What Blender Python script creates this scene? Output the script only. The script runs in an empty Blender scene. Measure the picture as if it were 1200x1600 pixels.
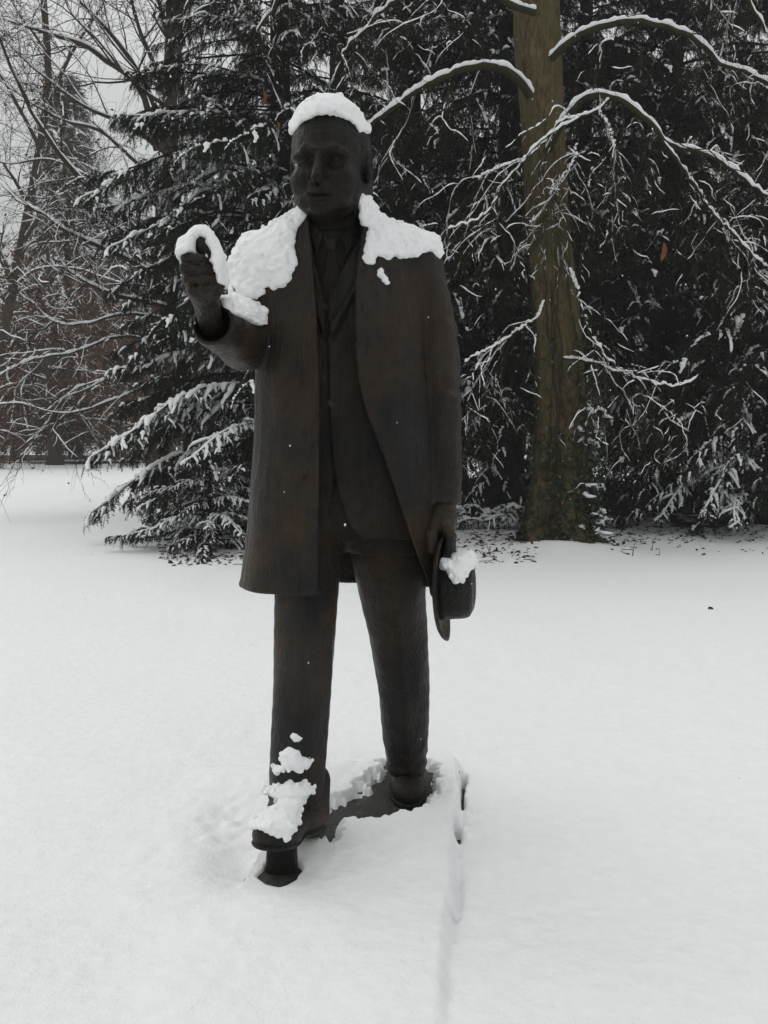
import bpy, math, random
import numpy as np
from mathutils import Vector, Matrix

# ------------------------------------------------------------------ camera, sky, sun, exposure
SC = bpy.context.scene
COL = SC.collection
FPX, CX, CY = 1300.0, 600.0, 800.0          # focal length and centre in pixels of the 1200 x 1600 photograph
PITCH = math.atan(120.0 / FPX)
CAMZ = 1.5
cam_d = bpy.data.cameras.new('camera')
cam = bpy.data.objects.new('camera', cam_d)
COL.objects.link(cam)
cam.location = (0, 0, CAMZ)
cam.rotation_euler = (math.pi / 2 - PITCH, 0, 0)
cam_d.sensor_fit = 'VERTICAL'
cam_d.sensor_height = 24.0
cam_d.lens = 24.0 * FPX / 1600.0
cam_d.clip_start = 0.05
cam_d.clip_end = 2000
SC.camera = cam

SUN_EL, SUN_AZ = math.radians(46), math.radians(-62)    # azimuth measured from +Y (away from the camera) towards +X
world = bpy.data.worlds.new('World')
SC.world = world
world.use_nodes = True
wn = world.node_tree
wn.nodes.clear()
sky = wn.nodes.new('ShaderNodeTexSky')
sky.sky_type = 'NISHITA'
sky.sun_disc = False
sky.sun_elevation = SUN_EL
sky.sun_rotation = SUN_AZ
sky.air_density = 1.0
sky.dust_density = 3.0
bwn = wn.nodes.new('ShaderNodeRGBToBW')
mixs = wn.nodes.new('ShaderNodeMix')        # an even, thick snow cloud over the clear sky
mixs.data_type = 'RGBA'
mixs.inputs['Factor'].default_value = 0.93
wtc = wn.nodes.new('ShaderNodeTexCoord')    # an overcast sky is brighter overhead than at the horizon
wsx = wn.nodes.new('ShaderNodeSeparateXYZ')
wmr = wn.nodes.new('ShaderNodeMapRange')
wmr.inputs['From Min'].default_value = 0.0
wmr.inputs['From Max'].default_value = 1.0
wmr.inputs['To Min'].default_value = 4.2
wmr.inputs['To Max'].default_value = 13.6
wcl = wn.nodes.new('ShaderNodeMix')
wcl.data_type = 'RGBA'
wcl.blend_type = 'MULTIPLY'
wcl.inputs['Factor'].default_value = 1.0
wcl.inputs['B'].default_value = (0.985, 1.0, 1.005, 1)
wn.links.new(wtc.outputs['Generated'], wsx.inputs['Vector'])
wn.links.new(wsx.outputs['Z'], wmr.inputs['Value'])
wn.links.new(wmr.outputs['Result'], wcl.inputs['A'])
wn.links.new(wcl.outputs['Result'], mixs.inputs['B'])
wbg = wn.nodes.new('ShaderNodeBackground')
wbg.inputs['Strength'].default_value = 0.10
wout = wn.nodes.new('ShaderNodeOutputWorld')
wn.links.new(sky.outputs['Color'], bwn.inputs['Color'])
wn.links.new(bwn.outputs['Val'], mixs.inputs['A'])
wn.links.new(mixs.outputs['Result'], wbg.inputs['Color'])
wn.links.new(wbg.outputs['Background'], wout.inputs['Surface'])

sun_d = bpy.data.lights.new('sun', 'SUN')
sun_d.energy = 0.85
sun_d.angle = math.radians(70)
sun_d.color = (1.0, 0.985, 0.96)
sun = bpy.data.objects.new('sun', sun_d)
COL.objects.link(sun)
_sd = Vector((math.sin(SUN_AZ) * math.cos(SUN_EL), math.cos(SUN_AZ) * math.cos(SUN_EL), math.sin(SUN_EL)))
sun.rotation_euler = _sd.to_track_quat('Z', 'Y').to_euler()

SC.view_settings.view_transform = 'Standard'
SC.view_settings.look = 'None'
SC.view_settings.gamma = 1
SC.view_settings.use_curve_mapping = False
SC.view_settings.exposure = -0.22
SC.render.engine = 'CYCLES'
SC.cycles.max_bounces = 6
SC.cycles.diffuse_bounces = 3
SC.cycles.volume_bounces = 1
SC.cycles.transparent_max_bounces = 4
SC.cycles.use_denoising = True

# ------------------------------------------------------------------ helpers
_sp, _cp = math.sin(PITCH), math.cos(PITCH)


def W(px, py, D):
    """the world point seen at photo pixel (px, py) that lies D metres in front of the camera"""
    u, v = (px - CX) / FPX, (CY - py) / FPX
    dy, dz = _cp + v * _sp, -_sp + v * _cp
    t = D / dy
    return np.array([u * t, D, CAMZ + dz * t])


def WG(px, py, z):
    """the world point at height z seen at photo pixel (px, py)"""
    u, v = (px - CX) / FPX, (CY - py) / FPX
    dy, dz = _cp + v * _sp, -_sp + v * _cp
    t = (z - CAMZ) / dz
    return np.array([u * t, dy * t, z])


def tag(o, label=None, cat=None, group=None, kind=None):
    if label: o['label'] = label
    if cat: o['category'] = cat
    if group: o['group'] = group
    if kind: o['kind'] = kind
    return o


def empty(name, loc=(0, 0, 0)):
    o = bpy.data.objects.new(name, None)
    o.location = loc
    o.empty_display_size = 0.1
    COL.objects.link(o)
    return o


def np_mesh(name, V, quads=None, tris=None, mats=(), qm=None, tm=None, smooth=True):
    me = bpy.data.meshes.new(name)
    V = np.asarray(V, dtype=np.float32).reshape(-1, 3)
    q = np.asarray(quads, dtype=np.int32).reshape(-1, 4) if quads is not None and len(quads) else np.zeros((0, 4), np.int32)
    t = np.asarray(tris, dtype=np.int32).reshape(-1, 3) if tris is not None and len(tris) else np.zeros((0, 3), np.int32)
    me.vertices.add(len(V))
    me.vertices.foreach_set('co', V.ravel())
    nl = q.size + t.size
    me.loops.add(nl)
    me.loops.foreach_set('vertex_index', np.concatenate([q.ravel(), t.ravel()]))
    npoly = len(q) + len(t)
    me.polygons.add(npoly)
    starts = np.concatenate([np.arange(len(q)) * 4, q.size + np.arange(len(t)) * 3]).astype(np.int32)
    me.polygons.foreach_set('loop_start', starts)
    for m in mats: me.materials.append(m)
    if qm is not None or tm is not None:
        mi = np.concatenate([np.asarray(qm if qm is not None else np.zeros(len(q)), dtype=np.int32),
                             np.asarray(tm if tm is not None else np.zeros(len(t)), dtype=np.int32)])
        me.polygons.foreach_set('material_index', mi)
    me.polygons.foreach_set('use_smooth', np.full(npoly, smooth))
    me.update(calc_edges=True)
    me.validate()
    return me


def link(name, me, parent=None, loc=None):
    o = bpy.data.objects.new(name, me)
    COL.objects.link(o)
    if parent is not None: o.parent = parent
    if loc is not None: o.location = loc
    return o


# ------------------------------------------------------------------ implicit surfaces on a grid
_rng = np.random.RandomState(5)
_TAB = _rng.rand(32, 32, 32).astype(np.float32) * 2 - 1


class Grid:
    def __init__(self, lo, hi, h):
        self.lo, self.h = np.array(lo, float), h
        n = [int(math.ceil((b - a) / h)) + 1 for a, b in zip(lo, hi)]
        self.n = n
        ax = [(lo[i] + h * np.arange(n[i])).astype(np.float32) for i in range(3)]
        self.ax = ax
        self.X, self.Y, self.Z = ax[0][:, None, None], ax[1][None, :, None], ax[2][None, None, :]

    def full(self, v):
        return np.full(self.n, v, np.float32)

    def noise(self, scale, seed=0):
        idx = []
        for k, a in enumerate(self.ax):
            s = scale[k] if hasattr(scale, '__len__') else scale
            q = a / s + 17.3 * (seed + 1) + 5.1 * k
            i = np.floor(q).astype(int)
            f = (q - i).astype(np.float32)
            idx.append((i % 32, (i + 1) % 32, f * f * (3 - 2 * f)))
        (x0, x1, fx), (y0, y1, fy), (z0, z1, fz) = idx
        fx, fy, fz = fx[:, None, None], fy[None, :, None], fz[None, None, :]
        T = _TAB
        tx0 = T[x0] * (1 - fx) + T[x1] * fx
        txy = tx0[:, y0] * (1 - fy) + tx0[:, y1] * fy
        return txy[:, :, z0] * (1 - fz) + txy[:, :, z1] * fz

    def cone(self, a, b, ra, rb):
        a, b = np.asarray(a, float), np.asarray(b, float)
        ba = b - a
        L2 = float(ba @ ba) + 1e-12
        px, py, pz = self.X - a[0], self.Y - a[1], self.Z - a[2]
        t = np.clip((px * ba[0] + py * ba[1] + pz * ba[2]) / L2, 0, 1).astype(np.float32)
        d = np.sqrt((px - t * ba[0]) ** 2 + (py - t * ba[1]) ** 2 + (pz - t * ba[2]) ** 2)
        return d - (ra + (rb - ra) * t)

    def chain(self, pts, k=0.0):
        if len(pts) > 2 and k > .02: pts, k = dense(pts), .004
        f = None
        for (a, ra), (b, rb) in zip(pts[:-1], pts[1:]):
            g = self.cone(a, b, ra, rb)
            f = g if f is None else smin(f, g, k)
        return f

    def ell(self, c, r, R=None):
        x, y, z = self.X - c[0], self.Y - c[1], self.Z - c[2]
        if R is not None:
            R = np.asarray(R, float)    # rows are the local axes
            x, y, z = (R[0, 0] * x + R[0, 1] * y + R[0, 2] * z, R[1, 0] * x + R[1, 1] * y + R[1, 2] * z,
                       R[2, 0] * x + R[2, 1] * y + R[2, 2] * z)
        x, y, z = x / r[0], y / r[1], z / r[2]
        k0 = np.sqrt(x * x + y * y + z * z)
        k1 = np.sqrt((x / r[0]) ** 2 + (y / r[1]) ** 2 + (z / r[2]) ** 2) + 1e-6
        return (k0 * (k0 - 1) / k1).astype(np.float32)

    def plane(self, p, n):
        n = np.asarray(n, float)
        n = n / np.linalg.norm(n)
        return (self.X - p[0]) * n[0] + (self.Y - p[1]) * n[1] + (self.Z - p[2]) * n[2]

    def loft(self, rows):
        rows = sorted(rows)
        z = np.array([r[0] for r in rows])
        zz = self.ax[2]

        def ip(k):
            v = np.array([r[k] for r in rows])
            d = np.interp(np.linspace(z[0] - .1, z[-1] + .1, 800), z, v)
            ker = np.ones(25) / 25
            ds = np.convolve(np.pad(d, 12, mode='edge'), ker, 'valid')
            return np.interp(zz, np.linspace(z[0] - .1, z[-1] + .1, 800), ds)[None, None, :].astype(np.float32)
        cx, cy, a, b, n = ip(1), ip(2), ip(3), ip(4), ip(5)
        ux, uy = np.abs(self.X - cx), np.abs(self.Y - cy)
        ux, uy = np.maximum(ux, 1e-4), np.maximum(uy, 1e-4)
        g = ((ux / a) ** n + (uy / b) ** n) ** (1 / n)
        gx = (ux / a) ** (n - 1) / a
        gy = (uy / b) ** (n - 1) / b
        return ((g - 1) * g ** (n - 1) / np.sqrt(gx * gx + gy * gy)).astype(np.float32)

    def poly(self, pts):
        """2D distance in the (x, z) plane, negative inside; shape (nx, 1, nz)"""
        P = np.asarray(pts, float)
        x, z = self.ax[0][:, None].astype(float), self.ax[2][None, :].astype(float)
        d = np.full((self.n[0], self.n[2]), 1e9)
        inside = np.zeros(d.shape, bool)
        for i in range(len(P)):
            a, b = P[i], P[(i + 1) % len(P)]
            e = b - a
            wx, wz = x - a[0], z - a[1]
            t = np.clip((wx * e[0] + wz * e[1]) / (e @ e + 1e-12), 0, 1)
            d = np.minimum(d, (wx - t * e[0]) ** 2 + (wz - t * e[1]) ** 2)
            if abs(e[1]) > 1e-12:
                c = ((a[1] > z) != (b[1] > z)) & (x < a[0] + (z - a[1]) * e[0] / e[1])
                inside ^= c
        d = np.sqrt(d)
        return np.where(inside, -d, d)[:, None, :].astype(np.float32)

    def mesh(self, f, name, mats):
        V, Q = surface_nets(np.ascontiguousarray(np.broadcast_to(f, self.n)), self.lo, self.h)
        return np_mesh(name, V, Q, mats=mats)


def dense(ch, n=16):
    P = np.array([p[0] for p in ch], float)
    Rr = np.array([p[1] for p in ch], float)
    s = np.r_[0, np.cumsum(np.linalg.norm(np.diff(P, axis=0), axis=1))]
    u = np.linspace(0, s[-1], 400)
    A = np.stack([np.interp(u, s, P[:, i]) for i in range(3)] + [np.interp(u, s, Rr)], 1)
    for _ in range(1500): A[1:-1] = (A[:-2] + 2 * A[1:-1] + A[2:]) / 4
    A = A[np.linspace(0, 399, n).astype(int)]
    return [(a[:3], a[3]) for a in A]


def smin(a, b, k):
    if k <= 0: return np.minimum(a, b)
    h = np.maximum(k - np.abs(a - b), 0) / k
    return np.minimum(a, b) - h * h * k * 0.25


def smax(a, b, k): return -smin(-a, -b, k)


def pxz(pts, D):
    return [(lambda w: (w[0], w[2]))(W(p[0], p[1], D)) for p in pts]


def surface_nets(f, lo, h):
    f = f.copy()
    big = np.float32(h)
    for ax in range(3):                      # close the surface at the border of the grid
        s = [slice(None)] * 3
        for e in (0, -1):
            s[ax] = e
            f[tuple(s)] = np.maximum(f[tuple(s)], big)
    nx, ny, nz = f.shape
    sgn = f < 0
    cnt = np.zeros((nx - 1, ny - 1, nz - 1), np.int8)
    for i in (0, 1):
        for j in (0, 1):
            for k in (0, 1):
                cnt += sgn[i:nx - 1 + i, j:ny - 1 + j, k:nz - 1 + k]
    cells = np.argwhere((cnt > 0) & (cnt < 8))
    idx = np.full(cnt.shape, -1, np.int32)
    idx[tuple(cells.T)] = np.arange(len(cells))
    acc = np.zeros((len(cells), 3))
    num = np.zeros(len(cells))
    c = cells
    corners = [(i, j, k) for i in (0, 1) for j in (0, 1) for k in (0, 1)]
    vals = {q: f[c[:, 0] + q[0], c[:, 1] + q[1], c[:, 2] + q[2]].astype(float) for q in corners}
    for a in corners:
        for ax in range(3):
            if a[ax] == 0:
                b = list(a)
                b[ax] = 1
                b = tuple(b)
                va, vb = vals[a], vals[b]
                m = (va < 0) != (vb < 0)
                t = np.where(m, va / np.where(m, va - vb, 1), 0)
                p = np.tile(np.array(a, float), (len(c), 1))
                p[:, ax] += t
                acc += p * m[:, None]
                num += m
    V = lo + h * (c + acc / num[:, None])
    quads = []
    for ax in range(3):
        u, v = (ax + 1) % 3, (ax + 2) % 3
        s0, s1 = [slice(None)] * 3, [slice(None)] * 3
        s0[ax], s1[ax] = slice(0, -1), slice(1, None)
        cr = sgn[tuple(s0)] != sgn[tuple(s1)]
        e = np.argwhere(cr)
        e = e[(e[:, u] > 0) & (e[:, v] > 0) & (e[:, u] < f.shape[u] - 1) & (e[:, v] < f.shape[v] - 1)]
        inside = sgn[e[:, 0], e[:, 1], e[:, 2]]

        def cell(du, dv):
            q = e.copy()
            q[:, u] -= du
            q[:, v] -= dv
            return idx[q[:, 0], q[:, 1], q[:, 2]]
        a, b, d, g = cell(1, 1), cell(0, 1), cell(0, 0), cell(1, 0)
        q = np.stack([a, b, d, g], 1)
        q[~inside] = q[~inside][:, ::-1]
        quads.append(q)
    return V, np.concatenate(quads)


# ------------------------------------------------------------------ materials
def new_mat(name):
    m = bpy.data.materials.new(name)
    m.use_nodes = True
    nt = m.node_tree
    b = nt.nodes['Principled BSDF']
    return m, nt, b


def N(nt, typ, **kw):
    n = nt.nodes.new(typ)
    for k, v in kw.items():
        if hasattr(n, k): setattr(n, k, v)
        else: n.inputs[k].default_value = v
    return n


def coords(nt, scale=(1, 1, 1), which='Object'):
    tc = N(nt, 'ShaderNodeTexCoord')
    mp = N(nt, 'ShaderNodeMapping')
    mp.inputs['Scale'].default_value = scale
    nt.links.new(tc.outputs[which], mp.inputs['Vector'])
    return mp.outputs['Vector']


def noise_node(nt, vec, scale, detail=6, rough=0.55):
    n = N(nt, 'ShaderNodeTexNoise')
    n.inputs['Scale'].default_value = scale
    n.inputs['Detail'].default_value = detail
    n.inputs['Roughness'].default_value = rough
    nt.links.new(vec, n.inputs['Vector'])
    return n.outputs['Fac']


def ramp(nt, fac, stops):
    r = N(nt, 'ShaderNodeValToRGB')
    el = r.color_ramp.elements
    while len(el) < len(stops): el.new(0.5)
    for e, (p, c) in zip(el, stops):
        e.position = p
        e.color = c if len(c) == 4 else (*c, 1)
    nt.links.new(fac, r.inputs['Fac'])
    return r.outputs['Color']


def mixc(nt, fac, a, b, blend='MIX'):
    m = N(nt, 'ShaderNodeMix')
    m.data_type = 'RGBA'
    m.blend_type = blend
    for s, v in (('Factor', fac), ('A', a), ('B', b)):
        if isinstance(v, (int, float)): m.inputs[s].default_value = v
        elif isinstance(v, tuple): m.inputs[s].default_value = v if len(v) == 4 else (*v, 1)
        else: nt.links.new(v, m.inputs[s])
    return m.outputs['Result']


def bump(nt, height, strength, dist, normal=None):
    b = N(nt, 'ShaderNodeBump')
    b.inputs['Strength'].default_value = strength
    b.inputs['Distance'].default_value = dist
    nt.links.new(height, b.inputs['Height'])
    if normal is not None: nt.links.new(normal, b.inputs['Normal'])
    return b.outputs['Normal']


def make_bronze(name, warm=1.0, rough=0.36, spec=0.22, deep=1.0):
    m, nt, b = new_mat(name)
    v = coords(nt, which='Generated') if False else coords(nt)
    big = noise_node(nt, v, 3.2, 5, 0.6)
    vs = coords(nt, (1, 1, 0.16))
    streak = noise_node(nt, vs, 42, 5, 0.65)
    grain = noise_node(nt, v, 160, 4, 0.7)
    c0 = ramp(nt, streak, [(0.30, (0.0026, 0.0025, 0.0024)), (0.55, (0.0066, 0.0061, 0.0055)), (0.75, (0.017, 0.0150, 0.0128))])
    rust = ramp(nt, big, [(0.42, (0, 0, 0)), (0.60, (0.85 * warm,) * 3)])
    sz_ = N(nt, 'ShaderNodeSeparateXYZ')                            # the patina has worn brown near the hem and on the shins
    nt.links.new(v, sz_.inputs[0])
    zr = N(nt, 'ShaderNodeMapRange')
    for k_, v_ in zip(('From Min', 'From Max', 'To Min', 'To Max'), (.2, 2.2, 0, 1)): zr.inputs[k_].default_value = v_
    nt.links.new(sz_.outputs['Z'], zr.inputs['Value'])
    zc = ramp(nt, zr.outputs['Result'], [(.0, (.7,) * 3), (.33, (1, 1, 1)), (.52, (.55,) * 3), (1.0, (.35,) * 3)])
    rust = mixc(nt, 1.0, rust, zc, 'MULTIPLY')
    c1 = mixc(nt, rust, c0, mixc(nt, streak, (0.030, 0.0165, 0.0068), (0.080, 0.043, 0.0155)))
    big2 = noise_node(nt, coords(nt, (1.3, 1, .6)), 5.3, 4, 0.6)
    grn = ramp(nt, big2, [(0.48, (0, 0, 0)), (0.66, (0.55,) * 3)])
    c2 = mixc(nt, grn, c1, (0.021, 0.022, 0.0195))
    run = noise_node(nt, coords(nt, (1, 1, .07)), 19, 6, .7)       # pale run-off streaks
    runm = ramp(nt, run, [(.56, (0, 0, 0)), (.70, (.45,) * 3)])
    c2 = mixc(nt, runm, c2, (0.042, 0.038, 0.031))
    spots = noise_node(nt, v, 26, 5, .7)
    c2 = mixc(nt, ramp(nt, spots, [(.50, (0, 0, 0)), (.68, (.75,) * 3)]), c2, (0.0030, 0.0030, 0.0028))
    nt.links.new(c2, b.inputs['Base Color'])
    rr = ramp(nt, streak, [(0.3, (rough - .12,) * 3), (0.7, (rough + .22,) * 3)])
    nt.links.new(rr, b.inputs['Roughness'])
    b.inputs['Metallic'].default_value = 0.0
    b.inputs['Specular IOR Level'].default_value = spec
    wv = N(nt, 'ShaderNodeTexWave')          # chased brush marks
    wv.inputs['Scale'].default_value = 45
    wv.inputs['Distortion'].default_value = 22
    wv.inputs['Detail'].default_value = 3
    wv.inputs['Detail Scale'].default_value = 0.55
    nt.links.new(coords(nt, (1, 1, .8)), wv.inputs['Vector'])
    n1 = bump(nt, wv.outputs['Fac'], 0.45, 0.005)
    n2 = bump(nt, streak, 0.8, 0.009, n1)
    n3 = bump(nt, grain, 0.25, 0.002, n2)
    nt.links.new(n3, b.inputs['Normal'])
    return m


def make_snow(name, coarse=1.0, fine=1.0):
    m, nt, b = new_mat(name)
    v = coords(nt)
    n1 = noise_node(nt, v, 60 / coarse, 6, 0.6)
    n2 = noise_node(nt, v, 330 / fine, 4, 0.65)
    col = ramp(nt, n1, [(0.3, (0.86, 0.87, 0.872)), (0.7, (0.90, 0.905, 0.905))])
    nt.links.new(col, b.inputs['Base Color'])
    b.inputs['Roughness'].default_value = 0.75
    b.inputs['Specular IOR Level'].default_value = 0.2
    a = bump(nt, n1, 0.6, 0.010 * coarse)
    c = bump(nt, n2, 0.55, 0.004 * fine, a)
    nt.links.new(c, b.inputs['Normal'])
    return m


M = {}
M['bronze'] = make_bronze('bronze')
M['bronze_dark'] = make_bronze('bronze_dark', warm=0.5, spec=.15)  # less brown and gloss: shade of the recessed clothes put into the colour
M['snow'] = make_snow('snow', 1.6, 1.6)
# ------------------------------------------------------------------ snow covered ground
SLAB_Z = 0.155


def n2(x, y, s, seed):
    qx, qy = x / s + 31.7 * seed + 100, y / s + 11.3 * seed + 100
    ix, iy = np.floor(qx).astype(int), np.floor(qy).astype(int)
    fx, fy = qx - ix, qy - iy
    fx, fy = fx * fx * (3 - 2 * fx), fy * fy * (3 - 2 * fy)
    k = seed % 32
    T = _TAB[k]
    a, b = T[ix % 32, iy % 32], T[(ix + 1) % 32, iy % 32]
    c, d = T[ix % 32, (iy + 1) % 32], T[(ix + 1) % 32, (iy + 1) % 32]
    return (a * (1 - fx) + b * fx) * (1 - fy) + (c * (1 - fx) + d * fx) * fy


def sstep(a, b, x):
    t = np.clip((x - a) / (b - a), 0, 1)
    return t * t * (3 - 2 * t)


def seg_d(x, y, pts):
    d = np.full(np.broadcast(x, y).shape, 1e9)
    for a, b in zip(pts[:-1], pts[1:]):
        ex, ey = b[0] - a[0], b[1] - a[1]
        t = np.clip(((x - a[0]) * ex + (y - a[1]) * ey) / (ex * ex + ey * ey), 0, 1)
        d = np.minimum(d, np.hypot(x - a[0] - t * ex, y - a[1] - t * ey))
    return d


def poly_d(x, y, P):
    P = [p[:2] for p in P]
    d = seg_d(x, y, list(P) + [P[0]])
    ins = np.zeros(d.shape, bool)
    for i in range(len(P)):
        a, b = P[i], P[(i + 1) % len(P)]
        if abs(b[1] - a[1]) > 1e-9:
            ins ^= ((a[1] > y) != (b[1] > y)) & (x < a[0] + (y - a[1]) * (b[0] - a[0]) / (b[1] - a[1]))
    return np.where(ins, -d, d)


def terrain(x, y):
    """large shapes of the park ground, without the plinth"""
    r = np.hypot(x, y)
    z = 0.11 + 0.0 * x
    z = z + 0.035 * n2(x, y, 2.6, 1) * sstep(1, 6, r) + 0.020 * n2(x, y, 0.9, 2)
    z = z + 0.10 * n2(x, y, 9.0, 3) * sstep(6, 14, r)
    z = z + 0.5 * n2(x, y, 40.0, 4) * sstep(30, 70, r)
    z = z + 3.2 * sstep(38, 80, y) * sstep(0, 14, x)            # the bright slope seen under the right hand trees
    z = z + 6.0 * sstep(90, 260, r)
    return z


SLAB = [WG(722, 1185, .2)[:2], WG(712, 1300, .2)[:2], WG(706, 1430, .2)[:2], WG(688, 1640, .2)[:2]]
_e = SLAB[0] - SLAB[3]
_e = _e / np.linalg.norm(_e)
_nrm = np.array([_e[1], -_e[0]])            # towards +x, out of the slab
SLAB_W = 0.80
SLAB_BACK = 3.36
BARE = [WG(*p, SLAB_Z) for p in ((500, 1305), (508, 1272), (535, 1264), (568, 1246), (592, 1222), (606, 1202), (640, 1196),
                                 (672, 1212), (672, 1246), (650, 1268), (618, 1279), (590, 1280), (560, 1284), (535, 1288), (515, 1312))]
POSTXY = WG(437, 1362, .16)[:2]


def slab_side(x, y):
    """signed distance to the right hand edge of the plinth, positive outside"""
    pts = np.array(SLAB)
    ex = np.interp(y, pts[::-1, 1], pts[::-1, 0])
    return (x - ex) * _nrm[0]


def ground_z(x, y):
    z = terrain(x, y)
    z = z + .10 * np.exp(-(np.hypot(x - 2.25, y - 10.15) / .55) ** 2) * (1 + .3 * n2(x, y, .25, 33))
    near = sstep(6.5, 4.5, np.hypot(x, y - 2))
    wob = 0.012 * n2(x, y, 0.11, 6) + 0.005 * n2(x, y, .03, 16)
    s = slab_side(x, y) + wob * .8
    inx = sstep(0.014, -0.030, s) * sstep(-SLAB_W - .40, -SLAB_W + .22, s)
    iny = sstep(SLAB_BACK + .03, SLAB_BACK - .10, y + wob) * sstep(0.9, 1.7, y)
    m = inx * iny
    # the step at the right edge fades towards the viewer
    lift = 0.072
    z = z + near * .052 * sstep(2.6, 1.75, y) * (1 - m)
    z = z + near * (lift * m)
    z = z + near * 0.006 * n2(x, y, .22, 7) + near * 0.0035 * n2(x, y, .07, 8) + near * .0018 * n2(x, y, .03, 9)
    # thin crack along the edge, widest at the back
    gap = np.exp(-((slab_side(x, y) - 0.007 + .009 * n2(x, y, .06, 28) + .006 * n2(x, y, .022, 29)) / (0.010 * np.clip(1 + .7 * n2(x, y, .04, 30), .4, 2))) ** 2)
    op = np.clip(sstep(2.94, 3.0, y) * sstep(3.30, 3.24, y) * (1.0 + 0.9 * n2(x, y, .035, 10)) + sstep(2.70, 2.74, y) * sstep(2.86, 2.80, y), 0, 1) + 0.30 * np.exp(-((y - 2.27) / .012) ** 2)
    z = z - near * 0.17 * gap * np.clip(op, 0, 1)
    val = np.exp(-((slab_side(x, y) - 0.006 + wob) / 0.014) ** 2) * sstep(3.2, 2.8, y) * (.65 + .6 * n2(x, y, .13, 24) + .3 * n2(x, y, .04, 31)) * sstep(.6, 1.2, y)
    z = z - near * 0.014 * val
    # clods broken off beside the crack
    cl = WG(727, 1290, .15)
    z = z + .028 * np.exp(-(((x - cl[0]) ** 2 + (y - cl[1]) ** 2) / .028 ** 2)) * (1 + .6 * n2(x, y, .02, 11))
    cl = WG(735, 1262, .15)
    z = z + .014 * np.exp(-(((x - cl[0]) ** 2 + (y - cl[1]) ** 2) / .03 ** 2)) * (1 + .8 * n2(x, y, .02, 12))
    # trampled, half melted place left of the feet and the ring around the post
    lp = WG(372, 1268, .17)
    z = z - near * 0.050 * np.exp(-(((x - lp[0]) / .13) ** 2 + ((y - lp[1]) / .17) ** 2)) * (1 + .35 * n2(x, y, .05, 17))
    lp = WG(372, 1330, .17)
    d2 = np.exp(-(((x - lp[0]) / .10) ** 2 + ((y - lp[1]) / .20) ** 2))
    z = z - near * 0.030 * d2
    z = z - near * .035 * np.exp(-(np.hypot(x - POSTXY[0] + .07, y - POSTXY[1] - .05) / .13) ** 2)
    # the plinth stays covered except where it is bare
    ss = slab_side(x, y)
    onslab = (ss < -.03) & (ss > -.63) & (y < SLAB_BACK + .06) & (y > .9)
    z = np.where(onslab, np.maximum(z, SLAB_Z + .010), z)
    # bare bronze between the feet
    bd = poly_d(x, y, BARE) + 0.020 * n2(x, y, .05, 13) + .020 * n2(x, y, .018, 14) + .008 * n2(x, y, .011, 25)
    z = z - near * 0.085 * sstep(0.045, -0.018, bd) * (0.86 + .22 * n2(x, y, .035, 15))
    pd = np.hypot((x - POSTXY[0]) * 1.0, (y - POSTXY[1] + .015) * .8)
    z = z - near * (0.075 * sstep(.068, .042, pd + .012 * n2(x, y, .04, 18)))
    # shallow old footprints and dimples
    for (px, py, rr, dp) in ((400, 1130, .10, .016), (180, 1530, .13, .020), (215, 1490, .10, .014), (300, 965, .25, .02),
                             (345, 905, .35, .03), (120, 1440, .10, .008), (980, 1180, .12, .007), (890, 1400, .09, .006), (1080, 1330, .1, .007),
                             (520, 1205, .05, .012), (560, 1207, .03, .012)):
        c = WG(px, py, .13)
        z = z - dp * np.exp(-((x - c[0]) ** 2 + ((y - c[1]) / 1.6) ** 2) / rr ** 2)
    return z


def axis(parts):
    out = []
    for a, b, n, p in parts:
        t = np.linspace(0, 1, n, endpoint=False)
        out.append(a + (b - a) * t ** p)
    return np.concatenate(out)


_ys = np.concatenate([-40 + 39.2 * np.linspace(0, 1, 20, endpoint=False) ** .5, np.linspace(-.8, 1.5, 70, endpoint=False),
                      np.linspace(1.5, 2.1, 80, endpoint=False), np.linspace(2.1, 3.5, 240, endpoint=False),
                      3.5 * (420 / 3.5) ** np.linspace(0, 1, 260)])
_xr = 0.45 * (320 / 0.45) ** np.linspace(0, 1, 150)
_xl = 0.85 * (320 / 0.85) ** np.linspace(0, 1, 140)
_xs = np.concatenate([-_xl[::-1], np.linspace(-.85, .45, 215)[1:-1], _xr])
_gx, _gy = np.meshgrid(_xs, _ys, indexing='ij')
_gz = ground_z(_gx, _gy)
_nx, _ny = _gx.shape
_i = np.arange(_nx * _ny).reshape(_nx, _ny)
_q = np.stack([_i[:-1, :-1], _i[1:, :-1], _i[1:, 1:], _i[:-1, 1:]], -1).reshape(-1, 4)


def litter_cover(x, y):
    """how much of the ground the conifers kept free of snow (brown needles and leaves)"""
    c = 0 * x
    for cx, cy, rx, ry in LITTER:
        c = np.maximum(c, sstep(1.25, 0.7, np.hypot((x - cx) / rx, (y - cy) / ry) + .30 * n2(x, y, .9, 21) + .22 * n2(x, y, .3, 22)))
    return c


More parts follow.
